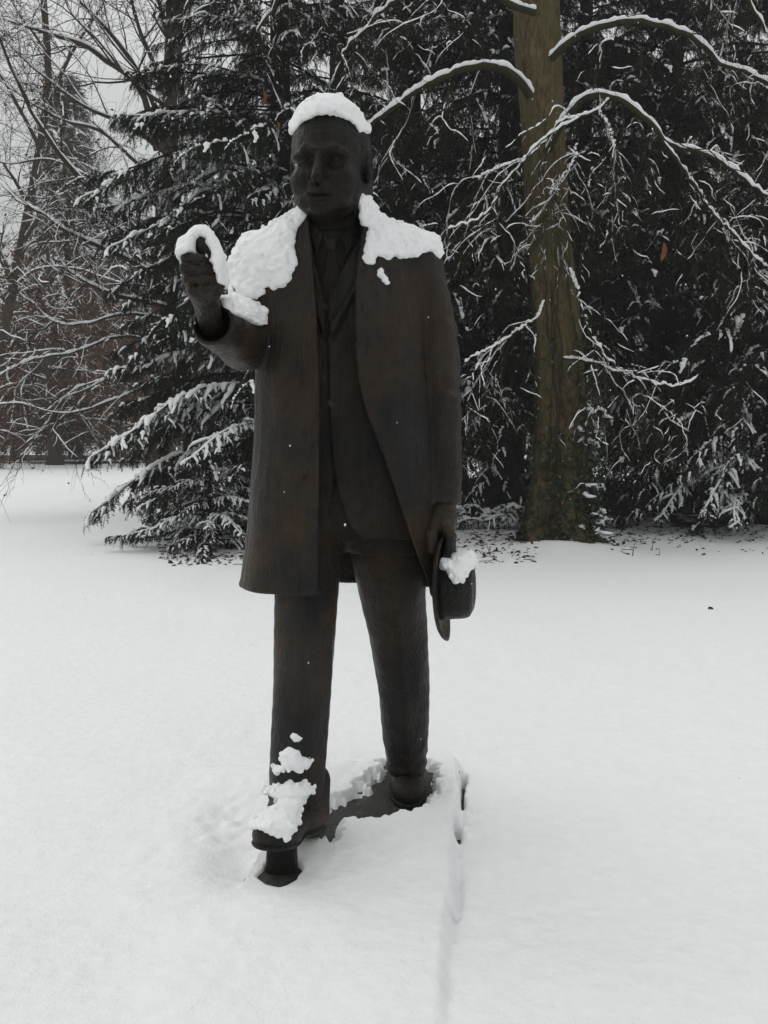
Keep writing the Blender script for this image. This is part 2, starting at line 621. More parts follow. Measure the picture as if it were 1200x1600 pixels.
LITTER = [(1.6, 20.0, 2.4, 6.2), (5.6, 18.5, 2.4, 5.4), (3.6, 20, 3.5, 6.0), (-1.2, 12.4, 1.2, 1.0), (10.5, 20, 4.0, 5.0),
          (-14.0, 39.5, 3.4, 1.6), (-19, 43, 3.2, 1.5), (-22, 48, 8, 4), (-9, 50, 8, 4), (-14, 49, 30, 5)]
LITTER_GROUND = litter_cover(_gx, _gy)
m, nt, b = new_mat('ground_snow')
v = coords(nt)
_n1 = noise_node(nt, v, 22, 6, .55)
_n2 = noise_node(nt, v, 120, 5, .65)
_n3 = noise_node(nt, v, 420, 3, .7)
_col = ramp(nt, _n1, [(.3, (.85, .86, .862)), (.7, (.895, .90, .90))])
_att = N(nt, 'ShaderNodeAttribute')
_att.attribute_name = 'litter'
_ln = noise_node(nt, v, 9, 8, .75)
_lf = N(nt, 'ShaderNodeMath', operation='MULTIPLY_ADD')
nt.links.new(_ln, _lf.inputs[0])
_lf.inputs[1].default_value = 1.6
_lf.inputs[2].default_value = -.8
_la = N(nt, 'ShaderNodeMath', operation='ADD')
nt.links.new(_att.outputs['Fac'], _la.inputs[0])
nt.links.new(_lf.outputs[0], _la.inputs[1])
_lr = ramp(nt, _la.outputs[0], [(.42, (0, 0, 0)), (.55, (1, 1, 1))])
_lc = ramp(nt, noise_node(nt, v, 40, 6, .7), [(.35, (.012, .009, .006)), (.7, (.035, .024, .014))])
nt.links.new(mixc(nt, _lr, _col, _lc), b.inputs['Base Color'])
b.inputs['Roughness'].default_value = .8
b.inputs['Specular IOR Level'].default_value = .18
_b1 = bump(nt, _n1, .35, .03)
_b2 = bump(nt, _n2, .5, .008, _b1)
_b3 = bump(nt, _n3, .4, .003, _b2)
nt.links.new(_b3, b.inputs['Normal'])
M['ground'] = m
_me = np_mesh('snow_ground', np.stack([_gx, _gy, _gz], -1).reshape(-1, 3), _q, mats=[m])
_a = _me.attributes.new('litter', 'FLOAT', 'POINT')
_a.data.foreach_set('value', LITTER_GROUND.ravel().astype(np.float32))
tag(link('snow_ground', _me), kind='structure')

# ------------------------------------------------------------------ plinth under the snow
_c0, _c1 = SLAB[0], SLAB[3]


def slab_pts(z):
    R0 = np.array(SLAB)
    far, nearp = R0[0] - _nrm * .008, R0[2] - _nrm * .045
    w = .60
    return [np.r_[far, z], np.r_[far - _nrm * w, z], np.r_[nearp - _nrm * w, z], np.r_[nearp, z]]


_P = slab_pts(SLAB_Z - .14) + slab_pts(SLAB_Z - .008)
_ctr = sum(_P[4:]) / 4
_P += [p + (_ctr - p) * .010 + np.array([0, 0, .008 + 0]) for p in _P[4:]]
_V = np.array(_P)
_F = [(3, 2, 1, 0), (8, 9, 10, 11)]
for _k in range(4):
    _j = (_k + 1) % 4
    _F += [(_k, _j, 4 + _j, 4 + _k), (4 + _k, 4 + _j, 8 + _j, 8 + _k)]
m, nt, b = new_mat('plinth_bronze')
v = coords(nt)
_n = noise_node(nt, v, 55, 6, .7)
nt.links.new(ramp(nt, _n, [(.35, (.006, .006, .005)), (.55, (.022, .020, .017)), (.68, (.08, .078, .074))]), b.inputs['Base Color'])
b.inputs['Roughness'].default_value = .45
nt.links.new(bump(nt, _n, .8, .008), b.inputs['Normal'])
# added dark flange stands in for the shadow at the bottom of the crack
_fz = (SLAB_Z - .20, SLAB_Z - .085)
_o = [SLAB[0] + _nrm * .05, SLAB[0] - _nrm * .10, SLAB[2] - _nrm * .12, SLAB[2] + _nrm * .03]
_b0 = len(_V)
_V = np.vstack([_V] + [np.r_[p, zz][None] for zz in _fz for p in _o])
_F += [(_b0 + 4, _b0 + 5, _b0 + 6, _b0 + 7)[::-1]] + [(_b0 + k, _b0 + (k + 1) % 4, _b0 + 4 + (k + 1) % 4, _b0 + 4 + k) for k in range(4)]
tag(link('plinth', np_mesh('plinth', _V, _F, mats=[m], smooth=False)),
    'dark flat plinth slab buried in snow, bare only between the feet of the bronze man', 'plinth')
# ------------------------------------------------------------------ the bronze man
statue = empty('bronze_statue', (-0.2, 2.8, SLAB_Z))
tag(statue, 'dark bronze statue of a striding man in an open overcoat holding a hat', 'statue')
bpy.context.view_layer.update()
_inv = Matrix.Translation(-statue.location)


def part(name, me, parent=None):
    """link a mesh built in world coordinates as a part of the statue"""
    p = parent or statue
    me.transform(_inv)
    o = link(name, me, p)
    return o


def zof(py, D): return W(600, py, D)[2]


def xof(px, py, D): return W(px, py, D)[0]


BR, BD, SN = [M['bronze']], [M['bronze_dark']], [M['snow']]
TD = 2.79


def torso_rows(shrink=0.0):
    rows = []
    for py, L, R, bb, Dc, nn in ((338, 462, 584, .105, 2.775, 2.1), (352, 452, 596, .115, 2.78, 2.1), (372, 425, 620, .125, 2.79, 2.2),
                                 (400, 398, 655, .142, 2.79, 2.3), (450, 392, 662, .160, 2.79, 2.4),
                                 (560, 399, 664, .168, 2.785, 2.4), (700, 396, 676, .172, 2.785, 2.4),
                                 (830, 387, 688, .190, 2.79, 2.4), (938, 376, 700, .212, 2.80, 2.5)):
        xl, xr = xof(L, py, Dc), xof(R, py, Dc)
        rows.append((zof(py, Dc), (xl + xr) / 2, Dc, (xr - xl) / 2, bb, nn))
    return rows


ROWS = torso_rows()
FD = 2.63                                   # depth of the front of the coat
# ---- overcoat
g = Grid((-0.66, 2.26, 0.90), (0.34, 3.05, 2.42), 0.0050)
O = g.loft(ROWS)
O = smin(O, g.chain([(W(408, 418, 2.80), .078), (W(520, 352, 2.79), .062), (W(648, 412, 2.80), .080)], .03), .05)
folds = g.noise((.10, .10, .60), 3) * .008 + g.noise((.05, .05, .30), 4) * .004 + g.noise((.016, .016, .07), 14) * .0013
O = O + folds
coat = smax(O, -(O + .026), .004)
OPEN = [(474, 300), (479, 345), (485, 400), (491, 470), (496, 560), (497.5, 660), (497.5, 960), (700, 1000), (668, 905), (641, 832), (618, 762),
        (602, 716), (585, 672), (571, 632), (562, 590), (557.5, 545), (557, 450), (563, 390), (568, 345), (571, 300)]
po = g.poly(pxz(OPEN, FD))
coat = smax(coat, -np.maximum(po, g.Y - 2.80), .007)
# the front edges curl outward a little
edge = np.exp(-(np.clip(po, 0, 1) / .012) ** 2) * (g.Y < 2.75)
coat = coat - .004 * edge
# hem
hem = g.plane((0, 2.63, zof(933, 2.63)), (0.03, 0.055, 1.0)) + .004 * g.noise(.05, 9)
coat = smax(coat, -hem, .008)
hemroll = np.exp(-((hem - .012) / .012) ** 2) * np.exp(-(np.clip(coat, 0, 1) / .03) ** 2)
coat = coat - .0035 * hemroll
# sleeve on the viewer's right, hanging
sl = g.chain([(W(648, 415, 2.80), .086), (W(672, 500, 2.83), .083), (W(684, 600, 2.82), .074), (W(690, 700, 2.78), .063), (W(693, 800, 2.74), .0555)], .05)
sl = sl + .8 * folds + .006 * g.noise((.12, .12, .08), 5) + .0030 * g.noise((.05, .05, .035), 15)
cut = g.plane(W(693, 788, 2.74), W(693, 788, 2.74) - W(688, 650, 2.79))
sl = sl + (.006 * np.sin((g.Z - zof(600, 2.82)) * 60 + 5 * g.noise(.12, 25)) * np.exp(-((g.Z - zof(590, 2.82)) / .10) ** 2)).astype(np.float32)   # creases at the elbow
sl = smax(sl, cut, .006)
sl = smax(sl, -g.cone(W(693, 815, 2.735), W(692, 755, 2.755), .046, .046), .004)
# sleeve on the viewer's left, forearm reaching towards the viewer
sr_arm = g.chain([(W(410, 418, 2.80), .086), (W(398, 480, 2.76), .083), (W(386, 530, 2.70), .077)], .05)
sr_arm = smin(sr_arm, g.cone(W(379, 539, 2.69), W(330, 503, 2.39), .078, .0625), .03)
sr_arm = sr_arm + .005 * g.noise((.10, .07, .06), 6) + .003 * g.noise((.05, .04, .03), 16)
ax_f = W(330, 503, 2.39) - W(379, 539, 2.69)
ax_f = ax_f / np.linalg.norm(ax_f)
cut = g.plane(W(331, 505, 2.395), ax_f)
sr_arm = smax(sr_arm, cut, .008)
c0 = W(330.5, 504, 2.40)
sr_arm = smax(sr_arm, -g.cone(c0 + ax_f * .08, c0 - ax_f * .12, .0535, .0535), .005)
coat_s = smin(smin(coat, sl, .016), sr_arm, .02)
# collar of the coat round the neck
COATF = coat_s
GC = g
part('overcoat', g.mesh(coat_s, 'overcoat', BR))

# ---- suit jacket with lapels
g = Grid((-0.46, 2.58, 1.00), (0.18, 3.0, 2.42), 0.0045)
O2 = g.loft(ROWS)
O2 = smin(O2, g.chain([(W(408, 418, 2.80), .078), (W(520, 352, 2.79), .062), (W(648, 412, 2.80), .080)], .03), .05)
J = O2 + .046 + g.noise((.09, .09, .5), 3) * .004
LAPR = [(566, 335), (557, 372), (540, 408), (525, 440), (509, 476), (519, 527), (540, 486), (557, 452), (575, 400), (580, 340)]
LAPL = [(474, 335), (489, 392), (498, 430), (509, 478), (507, 530), (499, 505), (488, 470), (478, 400), (470, 340)]
for P_ in (LAPR, LAPL):
    d = g.poly(pxz(P_, 2.66))
    J = J - .015 * sstep(.004, -.003, d).astype(np.float32) * (g.Y < 2.78)
    J = J + .009 * np.exp(-((d - .006) / .0045) ** 2) * (g.Y < 2.78)      # undercut line along the lapel
OVER = [(512, 512), (513, 560), (515, 640), (520, 720), (524, 745), (530, 775), (545, 820), (575, 842), (720, 846), (720, 500), (560, 440)]
d = g.poly(pxz(OVER, 2.66))
J = J - .008 * sstep(.004, -.003, d).astype(np.float32) * (g.Y < 2.78)
J = J + .007 * np.exp(-((d - .005) / .0045) ** 2) * (g.Y < 2.78)
BOT = [(523, 738), (530, 775), (540, 808), (556, 832), (580, 842), (640, 845), (760, 850), (760, 1100), (380, 1100), (380, 852), (470, 850), (492, 843),
       (506, 824), (515, 795), (521, 760)]
J = smax(J, -g.poly(pxz(BOT, 2.66)), .006)
J = smax(J, -(J + .02), .003) if False else J
VEE = [(484, 320), (488, 380), (497, 430), (509, 477), (524, 442), (540, 408), (556, 372), (563, 320)]
J = smax(J, -np.maximum(g.poly(pxz(VEE, 2.66)), g.Y - 2.80), .005)
J = np.maximum(J, -(J + .03))
part('suit_jacket', g.mesh(J, 'suit_jacket', BD))

# ---- shirt, tie
g = Grid((-0.28, 2.60, 1.75), (0.04, 2.9, 2.36), 0.004)
O3 = g.loft(ROWS)
S = O3 + .070
S = smin(S, g.cone(W(519, 352, 2.775), W(519, 400, 2.78), .090, .092), .02)
S = np.maximum(S, g.plane(W(519, 352, 2.775), (-.03, -.42, 1)))
S = np.maximum(S, g.plane((0, 0, zof(540, 2.7)), (0, 0, -1)))
S = np.maximum(S, -(S + .03))
part('shirt', g.mesh(S, 'shirt', BD))
C = None
for P_ in ([(479, 336), (486, 347), (505, 365), (500, 384), (494, 397), (486, 372)], [(567, 334), (556, 350), (531, 368), (537, 384), (543, 399), (557, 372)]):
    d = g.poly(pxz(P_, 2.68))
    s_ = np.maximum(np.maximum(smin(O3 + .070, g.cone(W(519, 352, 2.775), W(519, 400, 2.78), .090, .092), .02) - .015, d), g.Y - 2.78)
    C = s_ if C is None else np.minimum(C, s_)
part('shirt_collar', g.mesh(C, 'shirt_collar', BD))
body3 = smin(O3 + .070, g.cone(W(519, 352, 2.775), W(519, 400, 2.78), .090, .092), .02)
kd = g.poly(pxz([(505, 372), (529, 372), (524, 393), (510, 393)], 2.68))
bl = g.poly(pxz([(510, 392), (524, 392), (533, 430), (528, 520), (502, 520), (501, 430)], 2.68))
T = np.minimum(smax(body3 - .022, kd, .012), smax(body3 - .010 + .003 * g.noise((.02, .05, .2), 2), bl, .008))
T = np.maximum(T, g.Y - 2.78)
T = np.maximum(T, -(body3 + .01))
part('tie', g.mesh(T, 'tie', BD))


# ---- buttons
def button(px, py, D, r=.0128):
    V, Q, Tt = [], [], []
    c = W(px, py, D)
    prof = [(0.0, -.0035), (.62, -.0035), (.70, -.0062), (.92, -.0062), (1.0, -.003), (1.0, .012)]
    n = 18
    for rr, yy in prof:
        for k in range(n):
            a = 2 * math.pi * k / n
            V.append((c[0] + r * rr * math.cos(a), c[1] + yy, c[2] + r * rr * math.sin(a)))
    for i in range(len(prof) - 1):
        for k in range(n):
            k2 = (k + 1) % n
            Q.append((i * n + k, i * n + k2, (i + 1) * n + k2, (i + 1) * n + k))
    part('button', np_mesh('button', V, Q, mats=BR))


def surf_y(gr, f, x, z):
    """depth of the first surface met at (x, z) coming from the viewer"""
    ix = int(round((x - gr.lo[0]) / gr.h))
    iz = int(round((z - gr.lo[2]) / gr.h))
    col = np.broadcast_to(f, gr.n)[ix, :, iz]
    k = np.argmax(col < 0)
    return gr.ax[1][k] if col[k] < 0 else None


_gJ = Grid((-0.46, 2.58, 1.00), (0.18, 3.0, 2.42), 0.0045)
for px, py, gr, f in ((473, 603, GC, COATF), (475, 677, GC, COATF), (476, 745, GC, COATF), (518, 630, _gJ, J), (527, 703, _gJ, J)):
    D = 2.63
    for _ in range(4):
        w = W(px, py, D)
        D = surf_y(gr, f, w[0], w[2]) or D
    button(px, py, D)

# ---- trouser legs
g = Grid((-0.50, 2.40, 0.14), (0.24, 3.2, 1.36), 0.0055)


def R(px, D): return px * D / FPX / 0.985


LEGR = [(W(484, 800, 2.80), R(56, 2.8)), (W(480, 880, 2.76), R(52, 2.76)), (W(477, 960, 2.71), R(49, 2.71)), (W(474, 1060, 2.655), R(45, 2.65)), (W(468, 1140, 2.63), R(45, 2.63)),
        (W(464, 1205, 2.63), R(43, 2.63)), (W(461, 1266, 2.645), R(42.5, 2.645))]
LEGL = [(W(598, 800, 2.80), R(60, 2.8)), (W(606, 860, 2.82), R(57, 2.82)), (W(614, 930, 2.87), R(50, 2.87)), (W(624, 1010, 2.93), R(43.5, 2.93)), (W(631, 1080, 2.98), R(40, 2.98)),
        (W(633, 1150, 3.03), R(36.5, 3.03)), (W(636, 1196, 3.06), R(32.5, 3.06))]


def leg(ch, cutp, cutn, seed):
    f = g.chain(ch, .06)
    zz = g.Z
    f = f + .004 * g.noise((.10, .10, .40), seed) + .003 * g.noise((.045, .045, .25), seed + 1)
    # bunched folds above the shoe
    zb = cutp[2]
    wgt = sstep(.22, .02, zz - zb).astype(np.float32)
    f = f + wgt * .0035 * np.sin((zz - zb) * 95 + 6 * g.noise(.09, seed + 2)).astype(np.float32)
    # pressed crease down the front
    xs = np.interp(g.ax[2], [p[0][2] for p in ch[::-1]], [p[0][0] for p in ch[::-1]])[None, None, :]
    ys = np.interp(g.ax[2], [p[0][2] for p in ch[::-1]], [p[0][1] for p in ch[::-1]])[None, None, :]
    cr = np.exp(-((g.X - xs) / .022) ** 2) * (g.Y < ys) * .007
    f = f - cr.astype(np.float32)
    f = smax(f, g.plane(cutp, cutn), .012)
    return f


fR = leg(LEGR, W(461, 1284, 2.645), (-.10, -.05, -1), 30)
part('trouser_leg', g.mesh(fR, 'trouser_leg', BR))
fL = leg(LEGL, W(636, 1206, 3.06), (0, .1, -1), 40)
part('trouser_leg', g.mesh(fL, 'trouser_leg', BD))
TG, TFR = g, fR
# seat of the trousers inside the coat
g = Grid((-0.42, 2.58, 1.06), (0.20, 3.02, 1.62), 0.008)
f = smin(smin(g.chain(LEGR[:3], .05), g.chain(LEGL[:3], .05), .05), g.ell(W(545, 770, 2.81), (.22, .14, .16)), .06)
f = np.maximum(f, -(g.Z - zof(862, 2.8)))
part('trouser_seat', g.mesh(f, 'trouser_seat', BD))

# ---- shoes
g = Grid((-0.50, 2.24, 0.12), (-0.14, 2.82, 0.52), 0.004)
heel, toe = W(484, 1278, 2.655), W(432, 1302, 2.42)
dirv = toe - heel
dirv = dirv / np.linalg.norm(dirv)
side = np.cross(dirv, (0, 0, 1))
side = side / np.linalg.norm(side)
upv = np.cross(side, dirv)
RB = np.array([side, dirv, upv])
sh = g.ell(toe - dirv * .012, (.071, .105, .050), RB)
sh = smin(sh, g.ell(heel + dirv * .06 + upv * .012, (.060, .12, .062), RB), .05)
sh = smin(sh, g.cone(heel + upv * .03, heel + upv * .12, .062, .058), .03)
sole = g.plane(toe - upv * .034, -upv)
sh = smax(sh, sole, .010)
welt = smax(smax(smin(g.ell(toe - dirv * .012, (.076, .111, .07), RB), g.ell(heel + dirv * .06, (.064, .126, .07), RB), .05), g.plane(toe - upv * .022, upv), .002),
            g.plane(toe - upv * .034, -upv), .004)
sh = smin(sh, welt, .003)
hl = smax(smax(g.ell(heel, (.060, .075, .09), RB), g.plane(heel - upv * .052, -upv), .004), g.plane(heel - upv * .02, upv), .004)
SHG, SHF = g, np.minimum(sh, hl)
part('shoe', g.mesh(SHF, 'shoe', BR))
g = Grid((-0.08, 2.78, 0.12), (0.24, 3.24, 0.42), 0.004)
heel, toe = W(636, 1212, 3.09), W(638, 1230, 2.965)
c = np.array([toe[0], toe[1], SLAB_Z])
s2 = g.ell(c + np.array([0, .05, .035]), (.066, .125, .058))
s2 = smin(s2, g.ell(c + np.array([0, .16, .06]), (.058, .11, .075)), .04)
s2 = smin(s2, g.cone(c + np.array([0, .14, .07]), c + np.array([0, .15, .2]), .055, .055), .03)
s2 = smax(s2, SLAB_Z - .004 - g.Z, .006)
w2 = smax(smin(g.ell(c + np.array([0, .05, .01]), (.071, .131, .08)), g.ell(c + np.array([0, .16, .01]), (.062, .116, .08)), .04), g.Z - SLAB_Z - .016, .003)
w2 = smax(w2, SLAB_Z - .004 - g.Z, .002)
part('shoe', g.mesh(smin(s2, w2, .003), 'shoe', BD))

# ---- bronze support under the lifted toe
pb = np.array([POSTXY[0], POSTXY[1] + .028])
V, Q = [], []
n = 20
for rr, zz, yo in ((.052, .06, 0), (.050, .165, 0), (.048, .21, .01), (.046, .285, .022)):
    for k in range(n):
        a = 2 * math.pi * k / n
        V.append((pb[0] + .003 + rr * math.copysign(abs(math.cos(a)) ** .7, math.cos(a)), pb[1] + yo + .8 * rr * math.copysign(abs(math.sin(a)) ** .7, math.sin(a)), zz))
for i in range(3):
    for k in range(n):
        Q.append((i * n + k, i * n + (k + 1) % n, (i + 1) * n + (k + 1) % n, (i + 1) * n + k))
part('support_block', np_mesh('support_block', V, Q, mats=BD))

# ---- head
g = Grid((-0.37, 2.44, 1.98), (0.03, 2.96, 2.56), 0.0030)
HC = W(514, 246, 2.70)
yaw = math.radians(-9.0)
ca, sa = math.cos(yaw), math.sin(yaw)
ex, ey = np.array([ca, sa * -1, 0]), np.array([sa, ca, 0])
# local axes: x towards the viewer's right, y away from the viewer, z up
ex = np.array([math.cos(yaw), math.sin(-yaw) * -1, 0])
ey = np.array([math.sin(-yaw), math.cos(yaw), 0])
tilt = math.radians(3)
RH = np.array([ex, ey * math.cos(tilt) + np.array([0, 0, -math.sin(tilt)]) * -1, np.array([0, 0, math.cos(tilt)]) - ey * math.sin(tilt)])
HS = 1.0


def hp(x, y, z): return HC + RH.T @ (np.array([x, y, z]) * HS)


def he(x, y, z, a, b_, c_): return g.ell(hp(x, y, z), (a, b_, c_), RH)


def hc(p, q, ra, rb): return g.cone(hp(*p), hp(*q), ra, rb)


H = he(0, .030, .042, .116, .148, .116)
H = smin(H, he(0, -.020, -.045, .098, .112, .138), .05)
H = smin(H, he(0, -.034, -.116, .087, .088, .078), .045)
H = smin(H, he(0, -.106, -.172, .036, .028, .024), .035)
for s in (-1, 1):
    H = smin(H, he(s * .062, -.088, -.090, .038, .036, .036), .03)          # cheekbones
    H = smin(H, he(s * .066, -.012, -.110, .028, .05, .045), .045)          # jaw angle
    H = smin(H, hc((s * .014, -.131, -.014), (s * .046, -.126, -.008), .015, .0145), .012)   # brow
    H = smin(H, hc((s * .046, -.124, -.008), (s * .078, -.100, -.022), .0145, .011), .012)
    H = smax(H, -he(s * .045, -.144, -.046, .030, .036, .019), .014)         # eye socket
    H = smin(H, he(s * .045, -.101, -.050, .021, .019, .0165), .004)        # eyeball
    H = smin(H, hc((s * .022, -.117, -.044), (s * .045, -.1215, -.037), .005, .005), .004)  # upper lid
    H = smin(H, hc((s * .045, -.1215, -.037), (s * .068, -.108, -.044), .005, .005), .004)
    H = smin(H, hc((s * .026, -.114, -.064), (s * .064, -.108, -.064), .0045, .0045), .007)  # lower lid
    H = smax(H, -hc((s * .028, -.140, -.104), (s * .050, -.126, -.145), .0045, .003), .012)  # fold to the mouth
    H = smin(H, he(s * .0195, -.138, -.112, .0140, .018, .012), .008)       # nostril wing
H = smin(H, hc((0, -.132, -.020), (0, -.174, -.096), .0105, .0145), .010)   # nose
H = smin(H, he(0, -.165, -.104, .016, .015, .012), .012)
H = smin(H, he(0, -.112, -.142, .046, .028, .028), .025)                    # muzzle
for s in (-1, 1):
    H = smin(H, g.cone(hp(s * .004, -.143, -.127), hp(s * .040, -.128, -.137), .0115, .0065), .006)   # clipped moustache
H = smax(H, -hc((-.034, -.136, -.1435), (.034, -.136, -.1435), .0055, .0055), .006)
H = smin(H, hc((-.030, -.130, -.1515), (.030, -.130, -.1515), .0075, .0075), .008)
H = smax(H, -he(0, -.136, -.166, .030, .010, .007), .012)
for k in range(3):                                                           # lines of age across the forehead
    H = smax(H, -hc((-.05, -.131 + .006 * k, .030 + .020 * k), (.05, -.131 + .006 * k, .030 + .020 * k), .003, .003), .006)
for s in (-1, 1):
    H = smin(H, he(s * .058, -.085, -.150, .022, .026, .022), .02)          # jowls
for k in range(3):
    H = smax(H, -hc((-.05, -.125, .060 + .020 * k), (.05, -.125, .060 + .020 * k), .0045, .0045), .008) if False else H
for s in (-1, 1):                                                            # ears
    E = he(s * .121, .035, -.020, .014, .034, .050)
    E = smax(E, -he(s * .136, .026, -.016, .012, .020, .034), .008)
    E = smin(E, he(s * .120, .022, -.062, .011, .015, .018), .012)
    H = smin(H, E, .012)
    H = smin(H, he(s * .100, .055, .022, .022, .085, .075) , .015)          # hair over the temples
hairn = (g.noise((.018, .03, .014), 7) * .0025)
H = H + hairn * sstep(-.02, .06, (g.Y - HC[1])).astype(np.float32) + .0012 * g.noise(.012, 8)
NK = g.chain([(W(517, 318, 2.765), .080), (W(519, 352, 2.785), .082), (W(519, 395, 2.80), .085)], .02)
for s in (-1, 1):
    NK = smin(NK, g.cone(hp(s * .085, .06, -.10), W(519 + s * 14, 385, 2.72), .022, .020), .02)
H = smin(H, NK, .025)
H = np.maximum(H, -(g.Z - zof(400, 2.75)))
HG, HF = g, H
part('head', g.mesh(H, 'head', BD))

# ---- raised fist with the thumb up
g = Grid((-0.62, 2.10, 1.72), (-0.41, 2.52, 2.08), 0.0022)
F = g.ell(W(316, 434, 2.312), (.043, .050, .060))
F = smin(F, g.cone(W(318, 452, 2.30), W(330, 505, 2.45), .038, .036), .035)
fing = [((291, 403), (287, 404), (307, 404), (321, 405), .0155), ((290, 420), (285, 420), (312, 419), (330, 420), .0165),
        ((293, 437), (289, 437), (315, 435), (333, 434), .0160), ((299, 455), (296, 455), (316, 451), (331, 446), .0145)]
for i, (a, b_, c_, d_, r) in enumerate(fing):
    q = .018
    r *= .86
    f = g.chain([(W(*a, 2.290), r * 1.15), (W(b_[0] + 6, b_[1], 2.215 + .006 * i), r * 1.1), (W(*c_, 2.197 + .008 * i), r), (W(*d_, 2.222 + .006 * i), r * .92)], .006)
    f = smin(f, g.ell(W(b_[0] + 7, b_[1], 2.212 + .006 * i), (r * 1.2, r * 1.1, r * 1.12)), .008)
    F = smin(F, f, .002)
F = smin(F, g.ell(W(335, 436, 2.275), (.028, .040, .052)), .02)            # ball of the thumb
for i, (ya, yb) in enumerate(((411.5, 412), (429, 427.5), (447, 443.5))):   # creases between the fingers
    F = smax(F, -g.chain([(W(284, ya, 2.222 + .006 * i), .0045), (W(294, ya, 2.196 + .007 * i), .0048), (W(314, (ya + yb) / 2, 2.184 + .0075 * i), .0048), (W(334, yb, 2.200 + .007 * i), .0050)]), .003)
th = g.chain([(W(338, 438, 2.28), .024), (W(333, 408, 2.255), .0205), (W(318, 384, 2.245), .0195), (W(313, 372, 2.245), .0170)], .012)
F = smin(F, th, .010)
F = F + .0012 * g.noise(.012, 9)
FG, FF = g, F
part('hand', g.mesh(F, 'hand', BR))

# ---- hanging hand on the hat brim
g = Grid((0.08, 2.50, 1.00), (0.30, 2.92, 1.42), 0.0030)
A = g.ell(W(692, 818, 2.72), (.040, .052, .058))
A = smin(A, g.cone(W(693, 770, 2.74), W(693, 806, 2.73), .038, .040), .03)
for i in range(4):
    D = 2.665 + .033 * i
    r = (.0165, .0172, .0165, .0148)[i]
    dx = (0, 2, 2, 1)[i]
    f = g.chain([(W(694 + dx, 818, D + .01), r * 1.1), (W(703 + dx, 838 + i, D), r), (W(702 + dx, 857 - i, D), r * .95), (W(696 + dx, 871 - 2 * i, D), r * .86)], .006)
    A = smin(A, f, .006)
th = g.chain([(W(682, 812, 2.70), .022), (W(674, 835, 2.665), .0185), (W(676, 858, 2.650), .0160)], .01)
A = smin(A, th, .010)
A = A + .0012 * g.noise(.012, 9)
part('hand', g.mesh(A, 'hand', BR))

# ---- hat held by the brim
hat = empty('hat')
hat.parent = statue
HATC = W(686, 919, 2.675)
hat_ax = np.array([0.975, -0.20, 0.015])
hat_ax /= np.linalg.norm(hat_ax)
up_ = np.array([0.045, 0.02, 1.0])
e1 = up_ - hat_ax * (up_ @ hat_ax)
e1 /= np.linalg.norm(e1)
e2 = np.cross(hat_ax, e1)


def lathe(prof, n=72, warp=None, ell=(1.0, 1.0)):
    V, Q = [], []
    for (r, h) in prof:
        for k in range(n):
            a = 2 * math.pi * k / n
            rr, hh = (r, h) if warp is None else warp(r, h, a)
            V.append(HATC + e1 * (rr * math.cos(a) * ell[0]) + e2 * (rr * math.sin(a) * ell[1]) + hat_ax * hh)
    for i in range(len(prof) - 1):
        for k in range(n):
            k2 = (k + 1) % n
            Q.append((i * n + k, i * n + k2, (i + 1) * n + k2, (i + 1) * n + k))
    return V, Q


def brim_w(r, h, a):
    k = max(0, (r - .105) / .065)
    return r, h + .012 * k * k * (1 + .6 * math.cos(2 * a)) - .006 * k * math.cos(a)


V, Q = lathe([(.095, -.004), (.125, -.005), (.15, -.005), (.163, -.003), (.170, .0015), (.170, .006), (.163, .008), (.15, .006), (.125, .005), (.095, .006)], 84, brim_w, (1.0, .92))
brim = part('brim', np_mesh('brim', V, Q, mats=BR), hat)


def crown_w(r, h, a):
    d = math.exp(-((math.sin(a)) / .45) ** 2) * max(0, (h - .075) / .04)
    return r, h - .018 * d * (1 - r / .12)


V, Q = lathe([(.089, -.004), (.086, .06), (.078, .095), (.05, .104), (.001, .100), (.0005, .112), (.03, .115), (.058, .116), (.077, .113), (.088, .105), (.0935, .094), (.0965, .08), (.0985, .055), (.1005, .03), (.102, .012), (.105, .006)], 72, crown_w, (1.0, .92))
crown = part('crown', np_mesh('crown', V, Q, mats=BR), hat)
V, Q = lathe([(.1015, .008), (.1035, .008), (.1025, .031), (.1005, .031)], 72, None, (1.0, .92))
part('hat_band', np_mesh('hat_band', V, Q, mats=BD), hat)


# ------------------------------------------------------------------ snow lying on the statue
def blobs(gr, f, t, seed, rmin, rmax, count, k=.006):
    """add grains and clods of snow to the surface of a snow field"""
    rs = np.random.RandomState(seed)
    c = np.argwhere((np.abs(f) < gr.h * .8) & (t > .15))
    if not len(c): return f
    wt = np.clip(1.15 - t[tuple(c.T)], .12, 1) ** 1.5
    for i in rs.choice(len(c), min(count, len(c)), replace=False, p=wt / wt.sum()):
        r = rmin + (rmax - rmin) * rs.rand() ** 2
        m = int((r + k) / gr.h) + 2
        a = [max(0, c[i][j] - m) for j in range(3)]
        b = [min(gr.n[j], c[i][j] + m + 1) for j in range(3)]
        p = gr.lo + gr.h * c[i] + rs.randn(3) * r * .30
        x, y, z = gr.ax[0][a[0]:b[0], None, None] - p[0], gr.ax[1][None, a[1]:b[1], None] - p[1], gr.ax[2][None, None, a[2]:b[2]] - p[2]
        q = 1 + .18 * rs.randn(3)
        d = np.sqrt((x * q[0]) ** 2 + (y * q[1]) ** 2 + (z * q[2]) ** 2) - r
        w = f[a[0]:b[0], a[1]:b[1], a[2]:b[2]]
        f[a[0]:b[0], a[1]:b[1], a[2]:b[2]] = smin(w, d.astype(np.float32), k)
    return f


